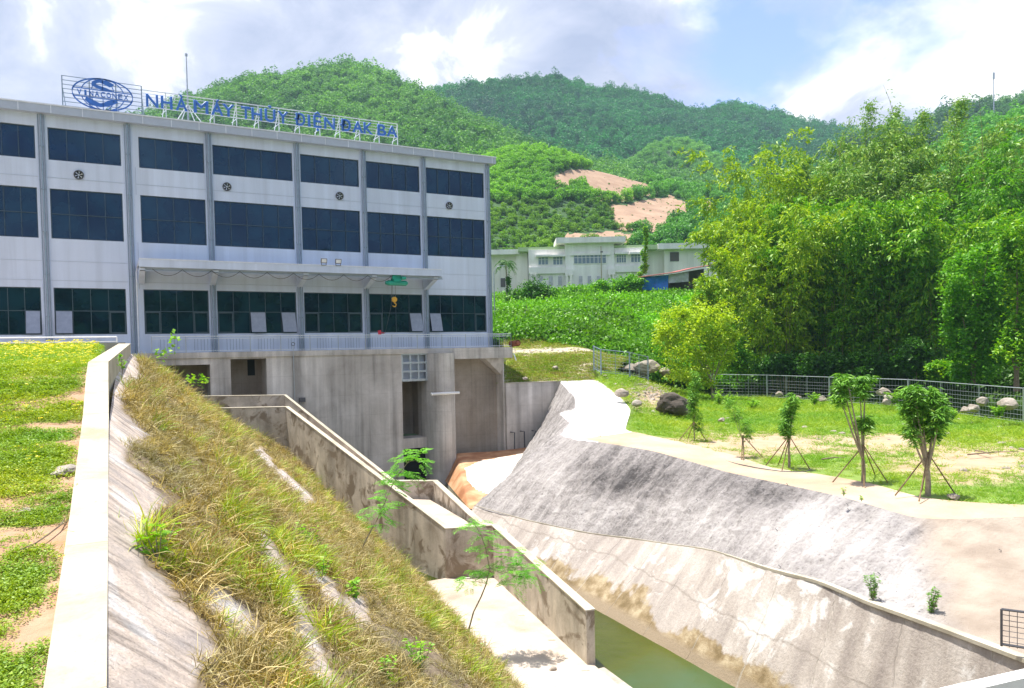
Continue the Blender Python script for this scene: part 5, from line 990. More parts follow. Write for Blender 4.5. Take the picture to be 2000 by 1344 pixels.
BB = [  # x of foot, foot distance, top y, half width px, leaves, material, lean px, label
 (1478, 96, 405, 72, 15000, g_, -20, 'golden green bamboo clump at the left end of the grove'),
 (1520, 100, 300, 85, 17000, g_, -20, 'tall golden bamboo clump, second from the left on the grove skyline'),
 (1605, 104, 285, 95, 15000, tl, 0, 'dull green bamboo clump on the skyline left of the tallest sprays'),
 (1690, 100, 262, 80, 16000, tl, 15, 'tall blue green bamboo clump whose sprays poke into the sky mid grove'),
 (1775, 104, 275, 85, 14000, tl, 10, 'blue green bamboo clump between the two tallest sprays'),
 (1860, 98, 256, 85, 16000, tl, 5, 'tall blue green bamboo clump, right hand spray on the skyline'),
 (1530, 88, 440, 105, 17000, g_, -25, 'yellow green bamboo arching down beside the small yellow green tree'),
 (1640, 87, 408, 90, 17000, gr, -10, 'deep green bamboo in the middle of the grove, left of centre'),
 (1735, 84, 395, 85, 17000, gr, 0, 'deep green bamboo with a golden crown at the middle of the grove'),
 (1845, 80, 400, 85, 15000, gr, 15, 'deep green bamboo in front, left of the vine covered tree'),
 (1940, 92, 305, 80, 15000, M['bright'], 10, 'bright green bamboo rising behind the vine covered tree'),
 (2010, 84, 340, 75, 14000, M['bright'], 10, 'bright green bamboo at the right edge of the picture'),
]
for i, (x, d, yt, hw, n, mt, ln, lb) in enumerate(BB):
    b = P(x, 735, d=d); b[2] = -5.3 if d < 90 else -4.0; top = P(x, yt, d=d)[2]; k = d/FOC
    bamboo(i, b, (top-b[2])/.97, hw*k*1.35, n, mt, lb, lean=(ln*k, -2))
# wispy sprays above the skyline
def spray(i, x, y0, y1, d, label, n=420, bend=0):
    rg = np.random.default_rng(500+i); b = P(x, y0, d=d); H = P(x, y1, d=d)[2]-b[2]; f_ = np.array([b[0], b[1], -4.5]); t = thing('bamboo_shoot', f_, label, 'bamboo', 'bare bamboo tips above the grove'); cm = MB()
    pts = [f_]+[b+UP*H*q+RT*bend*d/FOC*q*q for q in np.linspace(0, 1, 8)]; cm.tube(pts, [.06]+[.05*(1-q*.75) for q in np.linspace(0, 1, 8)], 5, False); cm.build('culm', M['culm'], t)
    pp_ = np.array(pts[1:]); q = rg.random(n)**.8*6.99; ii = q.astype(int); f = (q-ii)[:, None]; c0 = pp_[ii]*(1-f)+pp_[ii+1]*f; node = np.round(q*3)/3
    r = (rg.random((n, 1))*2.3)*(1.15-q[:, None]/8); an = node*5.1+rg.normal(size=n)*.4; c0 = c0+np.stack([np.cos(an), np.sin(an), .1*np.ones(n)], -1)*r+rg.normal(size=(n, 3))*.3
    leafobj('foliage', c0, .5, .13, M['bamboo_teal'], t, rg=rg, droop=.3)
for i, a in enumerate([(1690, 300, 202, 99, 'leafy bamboo tip above the tallest clump, left side', 900, 12), (1735, 300, 212, 99, 'leafy bamboo tip above the tallest clump, right side', 700, 18), (1800, 300, 218, 99, 'small tuft of bamboo against the cloud between the taller tips', 800, 4), (1860, 300, 196, 97, 'widest leafy bamboo tip against the sky on the right', 1300, 22), (1640, 300, 228, 101, 'sparse bamboo tip leaning right, leftmost on the skyline', 120, 28), (1748, 260, 166, 99, 'tallest bare bamboo tip curving over to the left', 14, -22), (1920, 330, 192, 90, 'thin bare bamboo tip beside the radio mast', 12, -8)]): spray(i, *a)
def tree(name, base, blobs, d, mat, label, n, leaf, wid, subs=30, trunk=.12, bark='bark', limbs=True, seed=0, spread=.28, hollow=.5, group=None, cat='tree', droop=.1, dd=.8):
    """blobs: picture centre x,y and half sizes in px of each crown lobe"""
    rg = np.random.default_rng(700+seed); base = np.asarray(base, float); t = thing(name, base, label, cat, group); k = d/FOC; Pp = []; cm = MB(); areas = [b[2]*b[3] for b in blobs]; tot = sum(areas)
    for j, b in enumerate(blobs):
        off = (b[4] if len(b) > 4 else 0); c = P(b[0], b[1], d=d+off); r = np.abs(RT)*0+np.array([b[2]*k, b[2]*k*dd, b[3]*k]); m_ = int(n*areas[j]/tot); Pp.append(clump_points(c, r, m_, max(5, int(subs*areas[j]/tot*1.5)), rg, spread, hollow))
        if limbs:
            st = base+UP*(c[2]-base[2])*.25; mid_ = (st+c)/2+rg.normal(size=3)*.12*r.max()+UP*.05*(c[2]-base[2]); cm.tube([st, mid_, c], [trunk*.6, trunk*.4, trunk*.15], 6)
    cz = np.mean([P(b[0], b[1], d=d) for b in blobs], 0); cm.tube([base-UP*.2, base+(cz-base)*.15*np.array([.3, .3, 1]), base+(cz-base)*np.array([.5, .5, .6])], [trunk*1.25, trunk, trunk*.7], 8)
    cm.build('trunk', M[bark], t); p = np.vstack(Pp); m_ = len(p); leafobj('crown', p, leaf*(.65+.7*rg.random(m_)), wid*(.7+.6*rg.random(m_)), mat, t, rg=rg, droop=droop, up=.8); return t
# yellow green tree by the fence
tree('young_tree', P(1392, 775, d=78), [(1345, 660, 62, 62), (1395, 625, 45, 42), (1300, 655, 34, 45), (1410, 680, 36, 55), (1350, 715, 60, 36), (1430, 660, 14, 30), (1330, 610, 28, 22), (1375, 735, 40, 22)], 78, M['yellowtree'], 'small feathery yellow green tree beside the dark boulder', 15000, .30, .15, 90, .12, 'palebark', seed=1, spread=.2, hollow=.35)
tree('vine_tree', P(1900, 745, d=66), [(1900, 545, 55, 50), (1930, 640, 45, 75), (1880, 620, 40, 70), (1930, 500, 35, 25), (1905, 700, 50, 45)], 66, M['bright'], 'rounded tree smothered in bright green vines at the right', 15000, .30, .22, 80, .2, seed=2, spread=.2, hollow=.75)
tree('leafy_tree', P(1985, 760, d=62), [(1985, 480, 40, 60), (2020, 600, 50, 90), (1975, 690, 30, 50)], 62, M['bamboo_green'], 'shaggy green tree cut off by the right edge of the picture', 11000, .34, .18, 60, .2, seed=3, spread=.22)
for i, (x, y, rx, ry, d, mt, lb) in enumerate([(1440, 700, 45, 42, 86, 'bamboo_green', 'low shaggy bush under the golden bamboo, left end'), (1530, 715, 50, 26, 84, 'darkbush', 'dark bush in the shade under the arching bamboo'), (1610, 712, 48, 28, 82, 'darkbush', 'dark bush in the shade at the middle of the grove'), (1700, 715, 50, 28, 79, 'darkbush', 'dark bush behind the fence and the forked mango tree'), (1790, 700, 45, 40, 75, 'darkbush', 'leafy dark bush behind the fence and the largest mango tree'), (1850, 725, 40, 22, 70, 'bamboo_green', 'low green bush at the foot of the vine covered tree'), (1385, 590, 40, 42, 100, 'bamboo_gold', 'olive green bush on the bank right of the tarpaulin hut'), (1432, 550, 36, 52, 112, 'bamboo_gold', 'tall olive shrub at the left edge of the bamboo grove')]):
    tree('bush', P(x, y+ry, d=d), [(x-rx*.4, y, rx*.6, ry*.8), (x+rx*.4, y+ry*.1, rx*.6, ry*.8), (x, y-ry*.2, rx*.6, ry*.8)], d, M[mt], lb, 4200, .36, .2, 26, .06, seed=20+i, cat='bush')
# by the white building
tree('round_bush', P(1040, 625, d=118), [(1040, 580, 38, 28), (1015, 590, 22, 22), (1065, 590, 20, 22)], 118, M['darkbush'], 'dark rounded tree on the bank right of the station corner', 7000, .42, .3, 40, .15, seed=40)
tree('vine_hedge', P(1170, 585, d=130), [(1100, 580, 22, 13), (1135, 573, 24, 15), (1170, 565, 24, 15), (1205, 560, 24, 15), (1238, 553, 22, 15), (1085, 588, 14, 12)], 130, M['bright'], 'long hedge of hanging vines along the top of the bank', 9000, .42, .3, 60, .05, seed=41, cat='hedge')
tree('vine_covered_trunk', P(1252, 568, d=134), [(1261, 465, 6, 20), (1260, 495, 6, 20), (1257, 520, 7, 18), (1250, 545, 10, 14), (1240, 556, 12, 9)], 134, M['bamboo_green'], 'bare trunk wrapped in vines standing before the white building', 3000, .36, .24, 36, .2, seed=42, limbs=False)
def palm(base, top, d, label, n=13, L_=2.6):
    t = thing('palm_tree', base, label, 'palm tree'); cm = MB(); cm.tube([base-UP*.5, base*.5+top*.5+RT*.1, top], [.16, .13, .10], 8); cm.build('trunk', M['palebark'], t); rg = np.random.default_rng(9); p = []; dr = []
    for k in range(n):
        a = k*2.4; o_ = np.array([math.cos(a), math.sin(a), 0]); up_ = .2+.9*(k/n)
        for q in np.linspace(.12, 1, 34):
            c = top+o_*L_*q*.85+UP*L_*(up_*q-.95*q*q); tang = unit(o_*.85+UP*(up_-1.9*q)); sd = np.cross(tang, UP); sd = unit(sd)
            for s in (-1, 1): p.append(c); dr.append(sd*s+tang*.5-UP*.35)
    p = np.array(p); leafobj('crown', p, .62, .085, M['palm'], t, dirs=np.array(dr), rg=rg, up=.3); return t
palm(P(990, 590, d=128), P(988, 515, d=128), 128, 'areca palm with a pale trunk between the station and the white building', 13, 2.2)
tree('vine_skirt', P(992, 600, d=127.5), [(993, 560, 6, 22), (995, 583, 8, 14)], 127.5, M['darkbush'], 'vines climbing the trunk of the areca palm', 900, .3, .2, 14, .02, seed=44, limbs=False, cat='climbing plant')
for i, (x, y0, y1, d, lb) in enumerate([(1232, 640, 598, 112, 'slim dark cordyline like plant on the green bank'), (1028, 645, 590, 99, 'thin bare sapling behind the turf terrace')]):
    if i == 0: palm(P(x, y0, d=d), P(x, y1, d=d), d, 'small palm growing out of the green bank', 9, 1.5)
    else: t = thing('bare_sapling', P(x, y0, d=d), lb, 'sapling'); cm = MB(); a = P(x, y0, d=d); b = P(x, y1, d=d); cm.tube([a, (a+b)/2+RT*.1, b], [.06, .05, .03], 6); cm.tube([(a+b)/2, (a+b)/2+UP*1.2+RT*.5], [.03, .015], 5); cm.tube([(a+b)/2+UP*.4, (a+b)/2+UP*1.3-RT*.45], [.03, .015], 5); cm.build('trunk', M['palebark'], t); leafobj('foliage', b+rng.normal(size=(60, 3))*.35, .3, .12, M['feather'], t)

# ---- young mango trees with stakes
def mango(i, x, y, d, parts, label, n, leaf=.26, trunk=.07, forks=None):
    rg = np.random.default_rng(60+i); b = P(x, y, d=d); t = thing('mango_sapling' if i not in (1,) else 'mango_sapling', b, label, 'sapling', 'staked saplings along the path'); k = d/FOC; cm = MB(); sp = b+UP*(.9 if trunk > .06 else .8); cm.tube([b-UP*.1, b+UP*.4+RT*.02, sp], [trunk*1.1, trunk, trunk*.85], 8)
    Pp = []; Dp = []
    for (px, py, rx, ry) in parts:
        c = P(px, py, d=d+rg.normal()*.15); cm.tube([sp, (sp+c)/2+RT*(c-sp)@RT*.18-UP*.05, c], [trunk*.6, trunk*.42, trunk*.2], 6); w = max(5, int(n*1.3*rx*ry/sum(q[2]*q[3] for q in parts)/16)); r = np.array([rx*k*.85, rx*k*.85, ry*k*1.1])
        tips = c+unit(rg.normal(size=(w, 3)))*r*(.3+1.0*rg.random((w, 1)))
        for q in tips:
            m_ = 16; a = rg.random(m_)*6.283; dr = np.stack([np.cos(a), np.sin(a), -.55+.5*rg.random(m_)], -1); Pp.append(q+dr*.02+rg.normal(size=(m_, 3))*.05); Dp.append(dr)
    cm.build('trunk', M['palebark'], t); p = np.vstack(Pp); leafobj('crown', p, leaf*(.55+.75*rg.random(len(p))), leaf*.2, M['mango'], t, dirs=np.vstack(Dp), rg=rg, up=.8); return b, t
def stakes(i, b, ends, top, d):
    for j, (x, y) in enumerate(ends):
        q = P(x, y, z=b[2]-.03); tp = b+UP*top+RT*.03*(j-1); cm = MB(); cm.tube([q, tp+(tp-q)*.06], [.028, .02], 6); o = cm.build('stake', M['stake'])
        o['label'] = '%s support stake of the %s staked sapling from the left' % (['first', 'second', 'third', 'fourth', 'fifth'][j], ['first', 'second', 'third', 'fourth', 'fifth'][i]); o['category'] = 'stake'; o['group'] = 'stakes propping the saplings'
TR = [(1356, 868, [(1360, 745, 9, 20), (1355, 775, 12, 22), (1352, 800, 10, 20), (1362, 825, 9, 15)], 'slim sapling with a narrow leafy column, nearest the boulder', 1500, .24, .035, [(1318, 871), (1340, 866), (1384, 868)], 1.3),
      (1452, 895, [(1440, 810, 14, 14), (1455, 830, 14, 14), (1428, 790, 12, 10), (1462, 850, 8, 12)], 'thin sparse sapling, second along the path', 900, .2, .03, [(1448, 902), (1452, 903), (1496, 900)], 1.1),
      (1541, 914, [(1550, 785, 10, 14), (1538, 805, 14, 16), (1536, 835, 13, 18)], 'slender sapling with an upright bunch of leaves, third along the path', 1600, .24, .06, [(1495, 910), (1520, 908), (1527, 920), (1582, 917)], 1.45),
      (1686, 940, [(1645, 750, 17, 16), (1640, 775, 14, 15), (1690, 745, 16, 12), (1680, 765, 12, 18), (1688, 826, 15, 17), (1655, 742, 12, 8)], 'forked mango sapling with two leafy tops and a lower bunch', 1900, .30, .085, [(1626, 942), (1688, 950), (1710, 929), (1734, 943)], 1.45),
      (1812, 965, [(1785, 770, 20, 16), (1778, 795, 18, 20), (1830, 775, 18, 18), (1835, 815, 15, 22), (1790, 825, 16, 16), (1780, 850, 9, 14), (1822, 845, 14, 15), (1800, 800, 14, 18)], 'largest and leafiest mango sapling with a stout trunk', 3200, .30, .10, [(1748, 968), (1795, 979), (1800, 960), (1866, 966)], 1.5)]
for i, (x, y, parts, lb, n, lf, tk, st, tp) in enumerate(TR):
    d0 = P(x, y, z=-5.75)@FW; b, t = mango(i, x, y, d0, parts, lb, n, lf*.95, tk); stakes(i, b, st, tp, d0)

# ---- rocks
def rock(x, y, d, r, label, seed, name='rock', mat='rockm', sub=3, group=None, rough=.28, z=None):
    c = P(x, y, d=d) if z is None else P(x, y, z=z); o = link(name, rock_mesh(c+UP*r[2]*.2, r, seed, sub, rough), M[mat], None); tag(o, label, 'rock' if name != 'boulder' else 'boulder', group)
rock(1318, 800, 57, (1.55, 1.0, 1.15), 'large dark boulder on the field beside the bright plaza', 3, 'boulder', 'boulder', 4, rough=.5)
RK = [(1262, 725, 82, 1.7, 'pale rock mound behind the short fence, left of the yellow green tree'), (1232, 722, 82, 1.1, 'pale rock at the left end of the mound behind the short fence'), (1300, 730, 83, .9, 'pale rock at the right end of the mound behind the short fence'),
      (1522, 770, 76, .45, 'pale rock at the fence foot beyond the slender third sapling'), (1560, 777, 75, .35, 'small pale rock at the fence foot right of the slender third sapling'), (1606, 781, 70, .55, 'pale rock at the fence foot left of the forked mango'), (1725, 768, 66, .8, 'tall pale rock against the fence right of the forked mango'), (1732, 788, 62, .55, 'pale rock lying below the tall one by the fence'), (1735, 778, 64, .5, 'pale rock leaning on the tall one by the fence'),
      (1900, 800, 52, .60, 'whitish rock in front of the fence right of the largest mango'), (1918, 788, 54, .65, 'squarish whitish rock behind others right of the largest mango'), (1885, 803, 51, .45, 'low whitish rock, leftmost of the group right of the largest mango'), (1970, 793, 50, .8, 'broad brownish rock by the fence at the right edge'), (1410, 822, 50, .3, 'flat pale stone in the grass left of the second sapling'), (1862, 972, 27, .28, 'flat pale stone at the path edge below the largest mango'),
      (1215, 772, 58, .7, 'pale rubble stone beside the plaza edge'), (1245, 790, 56, .5, 'small pale rubble stone between the plaza and the boulder'), (1085, 720, 74, .38, 'white stone on the turf terrace'), (1025, 740, 66, .3, 'small white stone near the front of the turf terrace'), (1020, 690, 84, .6, 'flat pale rock outcrop on the turf terrace')]
for i, (x, y, d, r, lb) in enumerate(RK): rock(x, y, d, (r*.95, r*.75, r*.62), lb, 10+i, group='pale rocks around the field')
rock(1080, 1308, 25, (.17, .14, .11), 'lone pale stone lying on the apron', 60, z=-11.2)
for i, (x, y, rr_, lb) in enumerate([(135, 885, .13, 'flat grey stone on the lawn close to the parapet'), (116, 890, .08, 'small grey stone left of the flat one on the lawn'), (50, 970, .06, 'small pebble low on the lawn')]):
    q = P(x, y, Y=np.interp(y, [885, 970, 1040], [11.6, 10.2, 9.2])); q[2] = pzf(q[1])-.09; o = link('rock', rock_mesh(q+UP*rr_*.2, (rr_*1.5, rr_, rr_*.6), 70+i, 3), M['rockm'], None); tag(o, lb, 'rock', 'stones on the lawn')
# rubble as loose ground cover
def rubble(name, Gd, n, wt, r0, r1, label):
    pr_ = []
    for k in range(3):
        me = rock_mesh((0, 0, 0), (1, .8, .6), 90+k, 2); me.materials.append(M['rockm']); pr_.append(bpy.data.objects.new(name+'_piece_'+'abc'[k], me))
    p, _n = gsamp(Gd, n, rng, wt); s = (r0+(r1-r0)*rng.random(n)**3)[:, None]; scatter(name, p, np.repeat(s, 3, 1), pr_, np.ones((n, 3)), label)
rubble('rubble', np.concatenate([Gf[20:]]), 900, (np.exp(-((pf[20:, :, 0]-1262)/50)**2-((pf[20:, :, 1]-765)/22)**2)+.02), .05, .30, 'grey rubble strewn over the ground between plaza, fence and boulder')
rubble('gravel', Gt, 500, (tm+.02)*1.0, .05, .22, 'pale stones scattered along the turf terrace')

# ---- grass tufts
def tuftV(seed, n, h, wid, spread, arch, rad=.12):
    rg = np.random.default_rng(seed); a = rg.random(n)*6.283; r = rad*np.sqrt(rg.random(n)); p = np.stack([np.cos(a)*r, np.sin(a)*r, 0*a], -1); return blades(p, np.stack([np.cos(a)*.5, np.sin(a)*.5, 1+0*a], -1), h*(.5+.7*rg.random(n)), wid, rg, 3, spread, 1.2, arch)
M['drygrass'] = leafmat('dry grass blades', [(.13, .10, .03), (.34, .26, .09), (.62, .51, .28)], .25, True, .5, 1.2)
M['greengrass'] = leafmat('green grass blades', [(.10, .20, .008), (.22, .33, .015), (.42, .46, .05)], .3, True, .5, 1.2)
tp_ = [proto('bank_grass_a', *tuftV(1, 46, .42, .011, 1.0, 1.0, .14), M['drygrass']), proto('bank_grass_b', *tuftV(2, 40, .36, .012, 1.2, 1.3, .16), M['drygrass']), proto('bank_grass_c', *tuftV(3, 46, .44, .012, .8, .8, .12), M['greengrass']), proto('bank_grass_d', *tuftV(4, 34, .30, .016, 1.3, 1.5, .15), M['greengrass'])]
vis = (pe[..., 0] > -60)*(pe[..., 0] < 1250)*(pe[..., 1] < 1480)*1.0
dist = np.linalg.norm(Ge, axis=-1); wt_ = np.clip(grassm, 0, 1)**1.5*vis*(8/np.clip(dist, 6, 60))**.9
NG = 11000; p, nr_ = gsamp(Ge, NG, rng, wt_); k = fbm(p, .55, 4, 77); dd_ = np.linalg.norm(p, axis=1)
s = (.6+.75*rng.random(NG)**1.6)*(1+.7*k)*np.interp(dd_, [6, 14, 30, 60], [.8, .95, 1.15, 1.5]); downhill = np.stack([np.ones(NG)*.5, np.zeros(NG), np.zeros(NG)], -1)
rot = np.stack([rng.normal(size=NG)*.38, .15+rng.normal(size=NG)*.42, rng.normal(size=NG)*.9], -1)
gsel = (k+rng.normal(size=NG)*.22 > .38); pk = np.where(gsel, rng.integers(2, 4, NG), rng.integers(0, 2, NG)); tt = np.stack([1+.3*k, 1+.1*k, 1-.3*k], -1)*(1+.25*rng.normal(size=(NG, 1)))
scatter('bank_grass', p-UP*.03, np.repeat(s[:, None], 3, 1), tp_, np.clip(tt, .35, 1.8), 'dry and green grass tufts covering the concrete bank', rot=rot, pick=pk)
# field and terrace grass
fp_ = [proto('field_grass_a', *tuftV(11, 30, .22, .016, 1.3, .8, .3), M['greengrass']), proto('field_grass_b', *tuftV(12, 26, .30, .018, 1.0, .8, .25), M['greengrass']), proto('field_grass_c', *tuftV(13, 26, .16, .02, 1.5, .8, .35), M['greengrass'])]
wf = (1-bare)*(pf[..., 0] < 2150)*(pf[..., 0] > 1150)*(30/np.clip(np.linalg.norm(Gf, axis=-1), 20, 100)); wf[:3] *= .35
NF = 10000; p, _n = gsamp(Gf, NF, rng, wf); dd_ = np.linalg.norm(p, axis=1); far = np.clip((pf[..., 1].max()-0)*0+1, 0, 1); py_ = proj(p)[:, 1]; px_2 = proj(p)[:, 0]
s = (.6+.7*rng.random(NF)**2)*np.interp(dd_, [25, 80], [.75, 2.0]); k = fbm(p, .2, 3, 7); tl_ = np.stack([.95+.5*k, 1.15+.2*k, .8+0*k], -1)
scatter('field_grass', p, np.repeat(s[:, None], 3, 1), fp_, np.clip(tl_, .4, 1.8), 'patchy bright grass over the field between path and fence')
wt2 = (1-tm)*np.ones(pt.shape[:2]); NT2 = 5200; p, _n = gsamp(Gt, NT2, rng, wt2); k = fbm(p, .3, 3, 8); scatter('terrace_turf', p, np.repeat((.7+.8*rng.random((NT2, 1))), 3, 1), [proto('terrace_tuft_a', *tuftV(14, 26, .22, .03, 1.6, .8, .4), M['greengrass']), proto('terrace_tuft_b', *tuftV(15, 22, .18, .035, 1.8, .8, .45), M['drygrass'])], np.stack([.9+.3*k, 1+.2*k, .8+k*.3], -1), 'rows of yellowish turf on the terrace right of the station')
# lawn: creeping leafy cover with small yellow flowers
M['lawnleaf'] = leafmat('creeping lawn leaves', [(.09, .19, .006), (.20, .33, .012), (.38, .48, .04)], .35, True, .5, 1.5)
M['petal'] = leafmat('yellow petals', [(.75, .62, .05), (.85, .75, .10)], .3, False)
def coverV(seed, n, r, h, leaf):
    rg = np.random.default_rng(seed); a = rg.random(n)*6.283; q = r*np.sqrt(rg.random(n)); p = np.stack([np.cos(a)*q, np.sin(a)*q, h*rg.random(n)*(1-(q/r)**2*.6)], -1); d = np.stack([np.cos(a*3), np.sin(a*3), .25+.3*rg.random(n)], -1); return leafquads(p, leaf*(.6+.7*rg.random(n)), leaf*.65, d, rg, 0, 1.5)
lp_ = [proto('lawn_cover_a', *coverV(21, 80, .14, .05, .024), M['lawnleaf']), proto('lawn_cover_b', *coverV(22, 70, .11, .08, .022), M['lawnleaf']), proto('lawn_cover_c', *tuftV(23, 34, .11, .006, 1.2, .8, .09), M['lawnleaf']), proto('lawn_flower', *coverV(24, 4, .02, .02, .022), M['petal'])]
pL = proj(Lg); inb = ((pL[..., 0] > -120)*(pL[..., 1] < 1500))*(Lg[..., 0] < -.50)*1.0; NL = 12000
wl_ = inb*np.clip(1.02-lbare, 0.02, 1)*(10/np.clip(Lg[..., 1], 5, 40))**.8; p, _n = gsamp(Lg, NL, rng, wl_); k = fbm(p, .8, 3, 6); ym = p[:, 1]; s = (.7+.7*rng.random(NL))*np.interp(ym, [5, 12, 30], [.85, 1.1, 1.9]); pk = rng.choice([0, 1, 2], NL, p=[.45, .4, .15]); tn = np.stack([1+.7*k, 1+.25*k, .9+0*k], -1)
fm = rng.random(NL) < np.interp(ym, [6, 12, 20, 27], [.004, .03, .07, .18]); pk = np.where(fm, 3, pk); p[:, 2] += np.where(fm, .09*s, 0); s = np.where(fm, s*np.interp(ym, [6, 30], [1.0, 1.5]), s)
scatter('lawn_cover', p, np.repeat(s[:, None], 3, 1), lp_, np.clip(tn, .4, 1.9), 'creeping green lawn plants dotted with small yellow flowers', pick=pk)
tw = MB(); 
def lawnp(x, y): q = P(x, y, Y=float(np.interp(y, [707, 736, 812, 888, 1000, 1179, 1344], [18.2, 16.6, 14.4, 12.1, 9.8, 7.3, 5.9]))); q[2] = pzf(q[1])-.04; return q
tw.tube([lawnp(*a) for a in ((40, 1068), (70, 1058), (95, 1042), (118, 1024), (126, 1010), (130, 1001))], [.006, .008, .009, .009, .007, .004], 5); tw.tube([lawnp(118, 1024), lawnp(150, 1004), lawnp(168, 1006)], [.007, .005, .003], 5); o = tw.build('dead_twig', M['bark']); tag(o, 'thin dead twig lying on the lawn against the parapet', 'twig')

# ---- feathery saplings and weeds on the bank
def embp(x, y):
    """point of the bank surface seen at a picture position"""
    dd2 = np.abs(pe[..., 0]-x)+np.abs(pe[..., 1]-y); i_, j_ = np.unravel_index(np.argmin(dd2), dd2.shape); return Ge[i_, j_].copy()
def feather_tree(i, base, stem, fronds, label, L_=.34, mat='feather', thick=.018, lf=.05):
    rg = np.random.default_rng(900+i); t = thing('feathery_sapling', base, label, 'sapling'); cm = MB(); d = base@FW; S = [base]+[P(x, y, d=d+q) for x, y, q in stem]; n = len(S); cm.tube(S, [thick*(1-.7*k/n) for k in range(n)], 6); pts = []; dr = []
    for (x, y, r, m_, q) in fronds:
        c = P(x, y, d=d+q); j = int(np.argmin([np.linalg.norm(a-c) for a in S])); cm.tube([S[j], (S[j]+c)/2+UP*.03, c], [thick*.35, thick*.28, thick*.15], 5)
        for _ in range(m_*2):
            a = rg.random()*6.283; o_ = np.array([math.cos(a), math.sin(a), .35*rg.normal()+.15]); st = c+rg.normal(size=3)*r*.35; o_ = unit(o_); l = L_*(.7+.5*rg.random())
            for pin in range(7):
                f = .25+.75*pin/6; c1 = st+o_*l*f-UP*l*f*f*.35; sd = unit(np.cross(o_, UP))
                for s_ in (-1, 1):
                    ax = unit(sd*s_+o_*.5-UP*.2); l2 = l*.42*(1-.4*abs(f-.5))
                    for w in np.linspace(.1, 1, 9): pts.append(c1+ax*l2*w); dr.append(ax+o_*.9*(1 if rg.random() < .5 else -1)*.8)
    cm.build('trunk', M['palebark'], t); p = np.array(pts); leafobj('foliage', p, lf*(.8+.4*rg.random(len(p))), lf*.36, M[mat], t, dirs=np.array(dr), rg=rg, up=1.2); return t
bs = P(905, 1275, z=-11.0)
feather_tree(1, bs, [(915, 1232, 0), (925, 1195, .1), (940, 1165, .1), (950, 1140, .1), (956, 1110, .1), (950, 1075, 0), (940, 1045, -.1), (925, 1020, -.1)], [(925, 1025, .35, 5, 0), (945, 1045, .35, 5, .2), (950, 1075, .3, 4, -.2), (985, 1090, .4, 5, .2), (1015, 1105, .4, 7, 0), (1040, 1110, .35, 6, .1), (1000, 1130, .4, 6, -.2), (1025, 1130, .35, 5, 0), (930, 1120, .35, 5, 0), (915, 1135, .3, 4, .2), (960, 1115, .3, 3, 0), (1000, 1070, .3, 3, .2)], 'feathery leaved sapling growing where the bank meets the apron', .50, thick=.035, lf=.055)
bs = embp(700, 1085)
feather_tree(2, bs, [(712, 1060, 0), (728, 1030, 0), (742, 1005, 0), (752, 980, 0), (765, 950, 0), (780, 925, 0), (795, 905, 0)], [(740, 1000, .35, 3, 0), (752, 985, .35, 4, .1), (745, 1020, .3, 2, 0), (765, 955, .35, 3, 0), (772, 935, .35, 4, .1), (790, 920, .4, 4, -.1), (810, 900, .35, 4, 0), (815, 885, .3, 2, 0), (790, 895, .3, 2, 0)], 'slender feathery sapling leaning in front of the stepped wing wall', .55, thick=.03, lf=.065)
def weed(i, base, h, n, leaf, mat, label, bush=.5, name='weed', up=.5, stem=6):
    rg = np.random.default_rng(1000+i); t = thing(name, base, label, 'weed'); cm = MB(); p = []; dr = []
    for k in range(stem):
        a = rg.random()*6.283; tipp = base+np.array([math.cos(a)*bush*h*rg.random(), math.sin(a)*bush*h*rg.random(), h*(.65+.35*rg.random())]); md = (base+tipp)/2+rg.normal(size=3)*.05*h; cm.tube([base-UP*.03, md, tipp], [.006+.006*h, .004+.004*h, .002], 5)
        m_ = n//stem; q = rg.random((m_, 1)); c = base*(1-q)+tipp*q+(md-(base+tipp)/2)*(1-(2*q-1)**2); a = rg.random(m_)*6.283; p.append(c[q[:, 0] > .12]); dr.append(np.stack([np.cos(a), np.sin(a), up*(rg.random(m_)*1.2-.2)], -1)[q[:, 0] > .12])
    cm.build('stem', M['palebark'], t); p = np.vstack(p); leafobj('foliage', p, leaf*(.6+.7*rg.random(len(p))), leaf*.42, mat, t, dirs=np.vstack(dr), rg=rg, up=1); return t
M['weedleaf'] = leafmat('weed leaves', [(.10, .28, .01), (.20, .44, .02), (.36, .58, .04)], .4, patch=2)
WD = [((600, 1070), .75, 60, .18, 'broad leaved weed with drooping leaves on the middle of the bank'), ((690, 1170), .45, 34, .24, 'bright broad leaved plant low on the grassy bank'), ((900, 1215), .55, 60, .10, 'low leafy weed beside the foot of the feathery sapling'), ((930, 1290), .7, 90, .10, 'trailing weed spilling onto the apron edge'), ((820, 1310), .8, 90, .16, 'leafy weed near the bottom of the bank'), ((300, 1095), .55, 30, .22, 'upright pale green plant at the edge of the bare concrete strip'), ((700, 1020), .5, 60, .14, 'small bright bush under the slender leaning sapling'), ((620, 1095), .45, 50, .14, 'leafy green weed left of the bright broad leaved plant'), ((755, 1330), .5, 60, .14, 'low leafy weed at the bottom of the picture'), ((735, 1120), .6, 90, .12, 'leafy creeper patch by the foot of the stepped wall'), ((630, 1130), .5, 70, .12, 'shaggy green weed in the middle of the dry grass')]
for i, ((x, y), h, n, lf, lb) in enumerate(WD): weed(i, embp(x, y), h*.8, int(n*1.5), lf*.7, M['weedleaf'], lb, .55)
